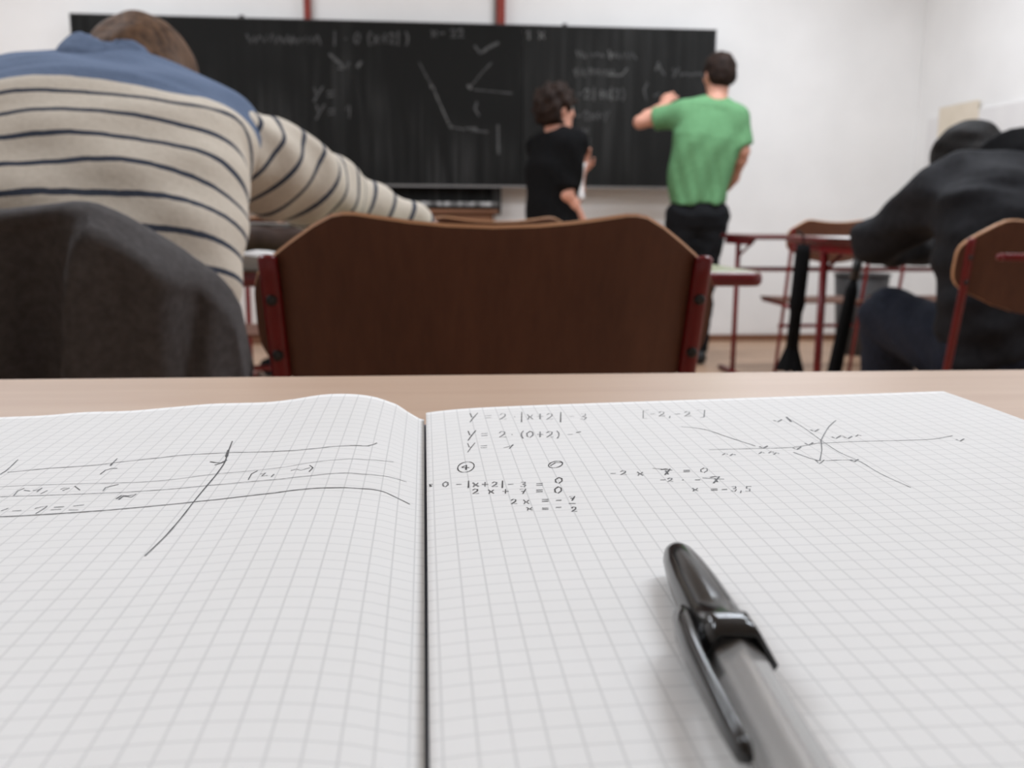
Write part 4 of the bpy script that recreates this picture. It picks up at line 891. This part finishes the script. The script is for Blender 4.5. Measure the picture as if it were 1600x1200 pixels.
def trousers(par, J, sp_pel, mat, hem, res=.007, r=(.094, .068, .062, .058), top=None):
    g = lambda k: np.array(J[k], float)
    pts = np.array([J[k] for k in ('hipL', 'hipR', 'kneL', 'kneR', 'ankL', 'ankR')] + [sp_pel[0]])
    S = Solid(pts.min(0) - .2, pts.max(0) + .2, res)
    c, lat, up, dims = sp_pel
    dp = np.cross(lat, up)
    S.ell(c, (lat, dp, up), dims, .04)
    for s in 'LR':
        hp, kn, an = g('hip' + s), g('kne' + s), g('ank' + s)
        S.chain([hp, kn, kn * .6 + an * .4, an], r, .04)
        ld = unit(an - kn)
        S.half(an + ld * hem, ld, an - .12, an + .14)
    if top is not None: S.half(top, up, np.array(top) - .3, np.array(top) + .3)
    f = lambda X: (np.sin(X[..., 2] * 55 + X[..., 0] * 40) + np.sin(X[..., 2] * 90 - X[..., 1] * 60)) * .0018
    S.displace(f)
    return obj('trousers', S.mesh('trousers', 1)[0], mat, par)

def shoes(par, J, mat, res=.006):
    td = unit(J['_toe'])
    for s in 'LR':
        an = np.array(J['ank' + s], float); a = an - td * .05; b = an + td * .165
        a[2] = b[2] = an[2] - .052
        S = Solid(np.minimum(a, b) - .1, np.maximum(a, b) + .12, res)
        S.cone(a, b, .040, .034, .02); S.cone(an - [0, 0, .02], a + td * .05, .046, .044, .03)
        S.half((0, 0, an[2] - .085), (0, 0, -1), np.minimum(a, b) - .2, np.maximum(a, b) + .2)
        S.half(an + np.array([0, 0, .012]), (0, 0, 1), an - .2, an + .2)
        obj('shoe', S.mesh('shoe', 1)[0], mat, par)
# ------------------------------------------------------------------ seated person in the striped jumper
UPV = (0, 0, 1)
lat_s = [(1, .02, -.02), (1, .02, -.03), (1, .02, -.05), (1, .0, -.08), (1, -.02, -.10)]
SP_PTS = [(-.385, 1.060, .47), (-.388, 1.075, .64), (-.400, 1.130, .79), (-.418, 1.225, .895), (-.438, 1.335, .950)]
spS = Spine(SP_PTS,
            [.172, .172, .186, .200, .165], [.122, .120, .122, .118, .088], lat_s, 22, 2.3, .05)
JS = {
    'neck': (-.437, 1.375, .975), 'head': (-0.4276, 1.5300, 1.0165), 'hf': (.16, .62, -.76), 'hu': (.06, .76, .64),
    'shR': (-0.2347, 1.3500, 0.9083), 'elR': (-0.1358, 1.5700, 0.8593), 'wrR': (0.0015, 1.6400, 0.8028),
    'shL': (-.645, 1.345, .945), 'elL': (-.86, 1.55, .84), 'wrL': (-.62, 1.66, .790),
    'hipR': (-.30, 1.08, .49), 'kneR': (-.27, 1.50, .50), 'ankR': (-.27, 1.46, .09),
    'hipL': (-.48, 1.08, .49), 'kneL': (-.53, 1.50, .50), 'ankL': (-.54, 1.46, .09),
    '_handR': ((.75, .6, -.2), (0, 0, -1), (-.6, .75, 0), .25), '_handL': ((.9, .3, -.1), (0, 0, -1), (-.3, .9, 0), .3), '_toe': (0, 1, 0)}
pS = person('seated person in cream and blue striped jumper bent over the green desk', JS, {'spine': spS, 'res': .007, 'head': .95})
def knit_folds(X, amp=.0022):
    return amp * (np.sin(X[..., 0] * 38 + X[..., 2] * 47 + 1.5 * np.sin(X[..., 1] * 30)) + .7 * np.sin(X[..., 2] * 75 - X[..., 0] * 28 + X[..., 1] * 22))
S = Solid((-.80, .86, .42), (-.10, 1.56, 1.16), .0065)
S.torso(spS, .03)
nk = np.array(JS['neck'])
for s, r0, r1 in (('R', .070, .062), ('L', .072, .064)):
    sh = np.array(JS['sh' + s]); S.cone(nk * .8 + sh * .2, nk * .25 + sh * .75, r0, r1, .07)
S.displace(knit_folds)
me, V = S.mesh('jumper', 2)
spF = Spine(SP_PTS, [.17] * 5, [.12] * 5, lat_s, 160)
L_ = spF.local(V); su = lambda x: np.clip(x, 0, 1) ** 2 * (3 - 2 * np.clip(x, 0, 1))
stripe_attr(me, L_[3] - .046 * su((np.abs(L_[0]) - .11) / .10) * su((L_[3] - .36) / .15))
o = obj('jumper', me, mat_knit('jumper_knit', STRIPE[0], STRIPE[1], STRIPE[2], STRIPE[3]), pS)
o['label'] = 'cream jumper body with narrow slate stripes and blue yoke'
for s in 'RL':
    sh, el, wr = (np.array(JS[k + s]) for k in ('sh', 'el', 'wr'))
    inner = sh + (np.array([-.03, -.01, .01]) if s == 'R' else np.array([.03, -.01, .01]))
    C = smooth_curve([inner, sh * .6 + el * .4, sh * .2 + el * .8, el * .85 + wr * .15, wr], 16)
    rad = np.interp(np.linspace(0, 1, 17), [0, .12, .35, .6, .85, 1], [.060, .066, .061, .053, .044, .039])
    S = Solid(C.min(0) - .12, C.max(0) + .12, .006)
    S.chain(list(C), list(rad), .012)
    S.displace(lambda X: .0035 * np.sin(X[..., 0] * 70 + X[..., 1] * 45 + X[..., 2] * 30 + 2 * np.sin(X[..., 2] * 40)) + knit_folds(X, .0018))
    wd = unit(C[-1] - C[-2]); S.half(C[-1], wd, C[-1] - .1, C[-1] + .1)
    me, V = S.mesh('sleeve', 2)
    Cf = C; C = smooth_curve(list(C), 96); best = np.full(len(V), 9.0); sv = np.zeros(len(V)); acc = 0
    for i in range(96):
        ab = C[i + 1] - C[i]; L = np.linalg.norm(ab); t = ((V - C[i]) @ ab) / L / L; tc = np.clip(t, -3 if i == 0 else 0, 1)
        d = np.linalg.norm(V - C[i] - tc[:, None] * ab, axis=1); m = d < best
        sv[m] = acc + tc[m] * L; best = np.minimum(best, d); acc += L
    ax_z = np.interp(sv, np.concatenate([[0], np.cumsum(np.linalg.norm(np.diff(C, axis=0), axis=1))]), C[:, 2])
    stripe_attr(me, sv + (.55 - .9 * np.clip(sv, 0, .45)) * (ax_z - V[:, 2]))
    obj('sleeve', me, mat_knit('sleeve_knit_' + ('right' if s == 'R' else 'left'), SLEEVE[0], SLEEVE[1], SLEEVE[2], None), pS)
# shawl collar
hd = np.array(JS['head']); nd = unit((hd - nk) * np.array([1, 1, 1.0]) + np.array([0, -.03, .10]))
S = Solid(nk - .2, nk + .2, .005)
ca, cb_ = np.array((-0.4253, 1.3450, 1.0047)), np.array((-0.4201, 1.3750, 1.0509)); nd = unit(cb_ - ca)
S.cone(ca, cb_, .066, .054, .01); S.cone(ca - nd * .03, cb_ + nd * .04, .046, .040, .006, 'cut')
S.half(cb_, nd, nk - .3, nk + .3, .012)
S.displace(lambda X: .004 * np.sin(X[..., 0] * 60 + X[..., 2] * 25) + .003 * np.sin(X[..., 2] * 80 + X[..., 0] * 20))
obj('collar', S.mesh('collar', 2)[0], M['collar_blue'], pS)['label'] = 'blue shawl collar'
obj('hair', hair_mesh(JS['head'], JS['hf'], JS['hu'], .95, .02, .008, 3), M['hair_brown'], pS)['label'] = 'short light brown hair'
trousers(pS, JS, (np.array([-.387, 1.07, .50]), np.array([1, 0, 0]), np.array([0, 0, 1]), (.175, .125, .11)), M['jeans_dark'], .02, .008)
shoes(pS, JS, M['shoe'], .008)

# ------------------------------------------------------------------ jacket over the chair in front of us at left
jk_top = [(-0.4218, 0.8249), (-0.3855, 0.8272), (-0.3594, 0.8284), (-0.3280, 0.8297), (-0.3015, 0.8315), (-0.2803, 0.8327), (-0.2699, 0.8301), (-0.2544, 0.8220), (-0.2339, 0.8062), (-0.2157, 0.7936), (-0.2027, 0.7830), (-0.1898, 0.7674), (-0.1815, 0.7470), (-0.1778, 0.7202), (-0.1758, 0.6913), (-0.1756, 0.6591)]
fold = [(-0.2739, 0.8316), (-0.2892, 0.8224), (-0.3010, 0.8046), (-0.3081, 0.7802), (-0.3142, 0.7418), (-0.3212, 0.6915), (-0.3302, 0.6170)]
groove = [(-0.2102, 0.7917), (-0.2069, 0.7754), (-0.2130, 0.7425), (-0.2201, 0.6922), (-0.2276, 0.6177)]
def interp_z(tab, z):
    t = sorted([(p[1], p[0]) for p in tab]); return np.interp(z, [q[0] for q in t], [q[1] for q in t])
def sstep(e0, e1, x):
    t = min(1, max(0, (x - e0) / (e1 - e0))); return t * t * (3 - 2 * t)
JX, JY = CHAIRS[1][0], CHAIRS[1][1]
bm = bmesh.new(); cols = []
x_end = jk_top[-2][0]
xs = [-.70 + (x_end + .70) * (k / 84) for k in range(85)]
for x in xs:
    zt = float(np.interp(x, [p[0] for p in jk_top], [p[1] for p in jk_top])) - .004
    if abs(x - JX) < .2125: zt = max(zt, float(np.interp(abs(x - JX), [p[0] for p in TOPP], [p[1] for p in TOPP])) + .006)
    col = []
    zlow_f, zlow_b = .60, .47
    edge = 1 - sstep(x_end - .05, x_end, x)                 # the drop closes at its right rim
    for k in range(26):                                     # far side, from below up to the fold over the chair
        t = k / 25; z = zlow_f + (zt - .014 - zlow_f) * t if zt > zlow_f + .03 else zt - .014 - (1 - t) * .03
        y = JY + back_y(min(x - JX, .25), z) + .012 + .022 * edge + .004 * math.sin(x * 60 + z * 10)
        col.append((x, y, z))
    for k in range(1, 8):                                   # rounded top
        a = PI * k / 8
        yc0 = JY + back_y(min(x - JX, .25), zt) + .005
        pb = .016 * math.exp(-((abs(x - JX) - .196) / .022) ** 2) if math.cos(a) < 0 else 0
        col.append((x, yc0 + math.cos(a) * (.010 + .020 * edge + pb), zt - .014 + math.sin(a) * .014))
    for k in range(60):                                     # our side, hanging down
        t = k / 59; z = (zt - .014) + (zlow_b - (zt - .014)) * t
        y = JY + back_y(min(x - JX, .25), max(z, .60)) - .012
        fx = float(interp_z(fold, z)); right = sstep(fx - .003, fx + .012, x)
        gx = float(interp_z(groove, z)); below = sstep(0, .022, zt - z)
        d = .004 + .040 * right * below
        d += (1 - right) * below * (.012 * math.sin((x + .9) * 46 + z * 6) + .006 * math.sin((x) * 85 - z * 14))
        d += right * below * (.010 * sstep(gx - .045, gx - .10, x) + .004 * math.sin(x * 52 + z * 9))
        d -= right * below * .034 * math.exp(-((x - gx) / .013) ** 2) * sstep(.0, .05, float(max(p[1] for p in groove)) - z + .01)
        d += .008 * sstep(.78, .55, z) + .012 * math.exp(-((abs(x - JX) - .196) / .022) ** 2)
        d *= .25 + .75 * edge
        col.append((x, y - d, z))
    cols.append([bm.verts.new(p) for p in col])
for i in range(len(cols) - 1):
    for k in range(len(cols[0]) - 1):
        f = bm.faces.new((cols[i][k], cols[i + 1][k], cols[i + 1][k + 1], cols[i][k + 1])); f.smooth = True
jk = obj('jacket', bm, M['grey_jacket'])
sm = jk.modifiers.new('thickness', 'SOLIDIFY'); sm.thickness = .004; sm.offset = 0
tag(jk, 'dark grey fleece jacket hung over the chair behind the striped jumper', 'jacket')

# ------------------------------------------------------------------ seated person in the dark jacket, right
lat_r = [(1, .02, -.02)] * 3 + [(1, -.03, -.06)]
spR = Spine([(1.3601, 2.0000, 0.5201), (1.3503, 2.0100, 0.6741), (1.3713, 2.0600, 0.8166), (1.4119, 2.1400, 0.9034)], [.175, .180, .200, .165], [.122, .122, .122, .090], lat_r, 18, 2.3, .05)
JR = {
    'neck': (1.4226, 2.1700, 0.9587), 'head': (1.4442, 2.4000, 0.9710), 'hf': (-.22, .58, -.78), 'hu': (-.16, .78, .60),
    'shL': (1.2593, 2.1900, 0.8883), 'elL': (1.2125, 2.4300, 0.7746), 'wrL': (1.4623, 2.6000, 0.7456),
    'shR': (1.6254, 2.1500, 0.8995), 'elR': (1.8999, 2.4300, 0.7386), 'wrR': (1.8490, 2.6200, 0.7348),
    'hipL': (1.2921, 2.0400, 0.5147), 'kneL': (1.2779, 2.4400, 0.5655), 'ankL': (1.2979, 2.4700, 0.0900),
    'hipR': (1.4995, 2.0400, 0.5130), 'kneR': (1.6228, 2.4600, 0.5620), 'ankR': (1.6228, 2.4900, 0.0900),
    '_handL': ((.9, .35, -.1), (0, 0, -1), (-.35, .9, 0), .3), '_handR': ((-.8, .5, -.1), (0, 0, -1), (.5, .8, 0), .3), '_toe': (0, 1, 0)}
pR = person('seated person with dark hair in a charcoal jacket slumped over a desk', JR, {'spine': spR, 'res': .008, 'head': .94})
S = Solid(np.min([JR['elL'], JR['hipL']], 0) - .25, np.max([JR['elR'], JR['neck'], JR['wrR']], 0) + .2, .0085)
S.torso(spR, .03); nk = np.array(JR['neck'])
for s in 'LR':
    sh, el, wr = (np.array(JR[k + s]) for k in ('sh', 'el', 'wr'))
    S.cone(nk * .75 + sh * .25, sh, .066, .070, .06); S.chain([sh, el], [.076, .062], .05); S.chain([el, wr], [.062, .044], .02)
    wd = unit(wr - el); S.half(wr, wd, wr - .1, wr + .1)
S.displace(lambda X: .0035 * np.sin(X[..., 0] * 34 + X[..., 2] * 44 + 1.3 * np.sin(X[..., 1] * 25)) + .003 * np.sin(X[..., 2] * 80 - X[..., 0] * 30))
S.half(np.array(spR.p[0]) + [0, 0, -.02], (0, 0, -1), np.array(spR.p[0]) - .35, np.array(spR.p[0]) + .35)
obj('jacket', S.mesh('jacket', 2)[0], M['dark_jacket'], pR)
S = Solid(nk - .22, nk + .22, .007); nd = unit(np.array(JR['head']) - nk + np.array([0, -.06, .16]))
ca = nk - nd * .005; S.cone(ca, ca + nd * .055, .088, .090, .01); S.cone(ca - nd * .03, ca + nd * .10, .066, .070, .008, 'cut'); S.half(ca + nd * .055, nd, nk - .3, nk + .3, .012)
obj('collar', S.mesh('collar', 1)[0], M['black_cloth'], pR)
obj('hair', hair_mesh(JR['head'], JR['hf'], JR['hu'], .95, .03, .014, 5, rough=.07, freq=60), M['hair_black'], pR)
trousers(pR, JR, (np.array(spR.p[0]) + [0, 0, -.0], np.array([1, 0, 0]), np.array([0, 0, 1]), (.18, .13, .11)), M['jeans_dark'], .02, .009, (.098, .076, .066, .060))
shoes(pR, JR, M['shoe'], .009)

# ------------------------------------------------------------------ person in green at the board
lat_g = [(1, .05, .02)] * 4
spG = Spine([(1.5671, 5.3000, 0.8508), (1.5673, 5.3000, 1.0237), (1.6017, 5.3000, 1.2657), (1.6304, 5.3200, 1.4296)], [.172, .172, .200, .150], [.118, .115, .125, .080], lat_g, 16, 2.3, .05)
JG = {
    'neck': (1.6570, 5.3300, 1.4872), 'head': (1.6743, 5.3600, 1.6415), 'hf': (-.25, 1, .02), 'hu': (0, 0, 1),
    'shL': (1.4657, 5.3400, 1.4221), 'elL': (1.2509, 5.4600, 1.3850), 'wrL': (1.4495, 5.6600, 1.5115),
    'shR': (1.7666, 5.3000, 1.4016), 'elR': (1.8067, 5.2700, 1.2167), 'wrR': (1.8020, 5.4000, 1.0621),
    'hipL': (1.4772, 5.3000, 0.8430), 'kneL': (1.4589, 5.3200, 0.4755), 'ankL': (1.4689, 5.3100, 0.0900),
    'hipR': (1.6542, 5.3000, 0.8441), 'kneR': (1.6057, 5.3000, 0.4769), 'ankR': (1.5957, 5.2900, 0.0900),
    '_handL': ((.18, .55, .62), (.6, .7, -.3), (.7, -.2, .5), .75), '_handR': ((-.3, .8, -.5), (-.9, 0, 0), (0, .6, .6), .5), '_toe': (0, 1, 0)}
pG = person('standing person in a green T-shirt writing on the blackboard', JG, {'spine': spG, 'res': .0065})
S = Solid(np.min([JG['elL'], JG['hipL']], 0) - .2, np.max([JG['elR'], JG['neck'], JG['elL']], 0) + .2, .007)
S.torso(spG, .03); nk = np.array(JG['neck'])
for s in 'LR':
    sh, el = np.array(JG['sh' + s]), np.array(JG['el' + s])
    S.cone(nk * .7 + sh * .3, sh, .062, .064, .06); S.sleeve(sh, el, .068, .066, .66 if s == 'L' else .88, .04)
S.half((1.5642, 5.3000, 0.9194), (0.03, 0, -1), np.array(spG.p[0]) - .4, np.array(spG.p[0]) + .4)
S.cone(nk - [0, .0, .03], nk + [0, .0, .12], .058, .066, .006, 'cut')
def shirt_folds(X):
    w = np.clip((1.42 - X[..., 2]) / .45, 0, 1)
    return .008 * w * np.sin(X[..., 0] * 40 - X[..., 2] * 24 + 1.2 * np.sin(X[..., 2] * 12)) + .003 * w * np.sin(X[..., 0] * 90 + X[..., 2] * 22)
S.displace(shirt_folds)
obj('t_shirt', S.mesh('t_shirt', 2)[0], M['green_shirt'], pG)
obj('hair', hair_mesh(JG['head'], JG['hf'], JG['hu'], 1.0, -.005, .010, 8), M['hair_dark'], pG)
trousers(pG, JG, (np.array((1.5668, 5.3000, 0.8581)), np.array([1, .05, 0]), np.array([0, 0, 1]), (.172, .122, .115)), M['pants_black'], .02, .009, (.096, .074, .066, .062))
shoes(pG, JG, M['shoe'], .009)

# ------------------------------------------------------------------ person in black beside the board
fw = unit((.86, .50, 0)); rt = np.array([fw[1], -fw[0], 0])
spW = Spine([(0.6887, 5.0000, 0.7297), (0.6793, 5.0000, 0.9118), (0.6836, 5.0000, 1.0983), (0.6900, 5.0100, 1.2308)], [.165, .158, .178, .130], [.120, .112, .118, .080], [tuple(rt)] * 4, 16, 2.3, .05)
nkW = np.array((0.7044, 5.0200, 1.2712))
JW = {
    'neck': tuple(nkW), 'head': (0.6992, 5.0200, 1.3985), 'hf': (.88, .42, .03), 'hu': (0, 0, 1),
    'shR': tuple(nkW + rt * .155 + [0, 0, -.055]), 'elR': (0.7381, 4.8700, 0.9560), 'wrR': (0.8491, 4.9700, 0.7986),
    'shL': tuple(nkW - rt * .150 + [0, 0, -.055]), 'elL': (0.8422, 5.2000, 0.9510), 'wrL': (0.8482, 5.0800, 1.0840),
    'hipR': tuple(np.array((0.6887, 5.0000, 0.7297)) + rt * .085), 'hipL': tuple(np.array((0.6887, 5.0000, 0.7297)) - rt * .085),
    'kneR': (0.7487, 4.9400, 0.4200), 'kneL': (0.6487, 5.0900, 0.4200),
    'ankR': (0.7387, 4.9400, 0.0900), 'ankL': (0.6387, 5.0900, 0.0900),
    '_handR': ((.5, .3, -.8), (-.5, .8, 0), (.5, .5, .6), .4), '_handL': ((.12, -.05, 1), (-.2, -.9, 0), (.7, -.2, .3), .6), '_toe': tuple(fw)}
pW = person('standing person with short dark hair in a black top holding a sheet', JW, {'spine': spW, 'res': .0065})
S = Solid(np.min([spW.p[0], JW['elR'], JW['shR']], 0) - .25, np.max([JW['elL'], JW['neck'], JW['shL']], 0) + .2, .007)
S.torso(spW, .03)
for s in 'LR':
    sh, el = np.array(JW['sh' + s]), np.array(JW['el' + s])
    S.cone(nkW * .7 + sh * .3, sh, .056, .060, .06); S.sleeve(sh, el, .062, .058, .84, .04)
S.half(np.array(spW.p[0]) - [0, 0, .03], (0, 0, -1), np.array(spW.p[0]) - .4, np.array(spW.p[0]) + .4)
S.cone(nkW - [0, 0, .02], nkW + [0, 0, .12], .054, .062, .006, 'cut')
S.displace(lambda X: .004 * np.sin(X[..., 0] * 40 + X[..., 2] * 30 + X[..., 1] * 20))
obj('black_top', S.mesh('black_top', 2)[0], M['black_shirt'], pW)
obj('hair', hair_mesh(JW['head'], JW['hf'], JW['hu'], 1.0, .012, .026, 11, hairline=.058, side=.135, rough=.2, freq=75), M['hair_dark'], pW)
trousers(pW, JW, (np.array(spW.p[0]), rt, np.array([0, 0, 1]), (.165, .125, .12)), M['pants_black'], .02, .009)
shoes(pW, JW, M['shoe'], .009)
# the sheet in the hands: folded paper, curled
pc = [np.array((0.8409, 5.0200, 1.1210)), np.array((0.8118, 5.0000, 1.0266)), np.array((0.8410, 5.0200, 0.9336))]
bm = bmesh.new(); rows = []
for k in range(13):
    t = k / 12; p = pc[0] * (1 - t) ** 2 + pc[1] * 2 * t * (1 - t) + pc[2] * t * t
    a = np.array([.028, .012, .008]) * (1 - .3 * t)
    rows.append([bm.verts.new(Vector(p + a * q + np.array([0, -.012 * (1 - q * q), 0]))) for q in (-1, -.5, 0, .5, 1)])
for k in range(12):
    for j in range(4): bm.faces.new((rows[k][j], rows[k + 1][j], rows[k + 1][j + 1], rows[k][j + 1]))
ps = obj('paper_sheet', bm, M['white_paper'], None, True)
sm = ps.modifiers.new('thickness', 'SOLIDIFY'); sm.thickness = .002
tag(ps, 'small folded white sheet held by the person in the black top', 'paper')

# ------------------------------------------------------------------ smaller things
# pencil case on the green desk, under the outstretched arm
c0 = np.array((-0.2914, 1.8400, 0.7811))
S = Solid((c0[0] - .14, c0[1] - .08, .74), (c0[0] + .16, c0[1] + .08, .85), .005)
S.cone((c0[0] - .07, c0[1], .7825), (c0[0] + .09, c0[1] + .01, .7825), .034, .032, .01); S.half((0, 0, .7505), (0, 0, -1), c0 - .3, c0 + .3)
S.displace(lambda X: .002 * np.sin(X[..., 0] * 80 + X[..., 2] * 60))
pcs = thing('pencil_case', 'dark brown pencil case on the green desk under the striped sleeve', 'pencil case', (c0[0], c0[1], .75))
q = obj('pouch', S.mesh('pouch', 1)[0], M['case_brown'], pcs); q.matrix_parent_inverse = Matrix.Translation((-c0[0], -c0[1], -.75))
q = obj('zip', tube(bmesh.new(), [(-.085, -.006, .066), (-.03, -.008, .0675), (.04, -.006, .0665), (.10, .002, .064)], .003, 8), M['alu'], pcs, True)

# paper on the brown desk at right
pxy = (1.3443, 2.8388, 0.7770)
tag(obj('paper_sheet', bxm((pxy[0] - .06, RMID[2] + .02, .7765), (pxy[0] + .16, RMID[2] + .23, .7785), .0005), M['white_paper']), 'white paper lying at the edge of the dark-jacketed person\'s desk', 'paper')

# furled umbrella hung from the desk edge
uT, uB = np.array((1.2922, 3.1000, 0.7498)), np.array((1.2715, 3.1000, 0.3834))
um = thing('umbrella', 'black furled umbrella with flared lower end hanging from the red-edged desk', 'umbrella', tuple(uB - [0, 0, .08]))
b0 = np.array(um.location)
bm = bmesh.new(); d = unit(uB - uT)
pts = [uT + (uB - uT) * t - b0 for t in (0, .08, .50, .54, .58, .64, 1.0)]
obj('wrapped_canopy', tube(bm, [tuple(p) for p in pts], [.022, .026, .0255, .028, .026, .021, .022], 16), M['black_cloth'], um, True)
S = Solid(uB - .12, uB + .12, .004); S.cone(uB - d * .01, uB + d * .075, .021, .050, .006); S.half(uB + d * .07, d, uB - .2, uB + .2, .004)
S.displace(lambda X: .003 * np.sin(np.arctan2(X[..., 1] - uB[1], X[..., 0] - uB[0]) * 9))
q = obj('loose_hem', S.mesh('loose_hem', 1)[0], M['black_cloth'], um); q.matrix_parent_inverse = Matrix.Translation(tuple(-b0))
obj('wrist_strap', tube(bmesh.new(), rnd([tuple(uT - b0 + [0, 0, -.01]), tuple(uT - b0 + [0, .005, .03]), tuple(uT - b0 + [.0, .06, .045])], .02), .004, 8), M['black_cloth'], um, True)
# slim stick umbrella leaning beside the knee
sT, sB = np.array((1.2616, 2.6200, 0.7333)), np.array((1.2017, 2.6200, 0.3400))
dd = (sB - sT); sB = sT + dd * (sT[2] / (sT[2] - sB[2]))
st = thing('umbrella', 'slim black stick umbrella leaning on the desk beside the dark-jacketed person\'s knee', 'umbrella', tuple(sB))
P_ = [tuple((sT - sB) * t) for t in (0.005, .06, .12, .5, .86, .90, 1.0)]
obj('wrapped_canopy', tube(bmesh.new(), P_[1:6], [.008, .018, .021, .018, .009], 14), M['black_cloth'], st, True)
obj('shaft_tip', tube(bmesh.new(), P_[:2], [.003, .005], 10), M['black_plastic'], st, True)
obj('handle', tube(bmesh.new(), P_[5:], [.013, .014], 12), M['black_plastic'], st, True)

# waste bin near the wall
bp = (2.7334, 5.5500, 0.0000)
wb = thing('waste_bin', 'dark grey waste bin standing behind the desks near the right wall corner', 'bin', (bp[0], 5.62, 0))
bm = bmesh.new(); lathe(bm, [(.125, 0), (.13, .004), (.165, .50), (.155, .50), (.12, .012)], 28)
obj('bin_body', bm, M['dark_bin'], wb, True)
bm = bmesh.new(); n_ = 28
obj('rim', tube(bm, [(.166 * math.cos(2 * PI * k / n_), .166 * math.sin(2 * PI * k / n_), .50) for k in range(n_ + 1)], .007, 8), M['dark_bin'], wb, True)

# black bag on the floor far back
bg = (-0.7627, 5.0000, 0.0606)
S = Solid((bg[0] - .22, 4.8, -.03), (bg[0] + .22, 5.2, .22), .008)
S.ell((bg[0], 5.0, .05), np.eye(3), (.115, .10, .062), .01); S.half((0, 0, .002), (0, 0, -1), (bg[0] - .4, 4.6, -.2), (bg[0] + .4, 5.4, .3))
S.displace(lambda X: .004 * np.sin(X[..., 0] * 50 + X[..., 1] * 40))
q = thing('bag', 'small black bag lying on the floor far back beside the nearest chair', 'bag', (bg[0], 5.0, 0))
z_ = obj('bag_body', S.mesh('bag_body', 1)[0], M['black_cloth'], q); z_.matrix_parent_inverse = Matrix.Translation((-bg[0], -5.0, 0))
obj('carry_handle', tube(bmesh.new(), rnd([(-.05, 0, .10), (-.04, 0, .15), (.04, 0, .15), (.05, 0, .10)], .03), .006, 8), M['black_cloth'], q, True)

# red tube at the right edge, in front of the occupied chair
rT = (1.0457, 1.6200, 0.7662)
rl = thing('tube_rail', 'bright red steel tube at the right edge, in front of the occupied chair', 'rail', (rT[0], 1.62, 0))
obj('bar', tube(bmesh.new(), rnd([(0, 0, rT[2]), (.42, 0, rT[2]), (.47, 0, rT[2] - .05), (.47, 0, .006)], .05), .0065, 12), M['red'], rl, True)
obj('end_cap', tube(bmesh.new(), [(-.003, 0, rT[2]), (.006, 0, rT[2])], [.0055, .0072], 12), M['red'], rl, True)
obj('foot', tube(bmesh.new(), [(.47, -.20, .008), (.47, .10, .008)], .008, 10), M['red'], rl, True)
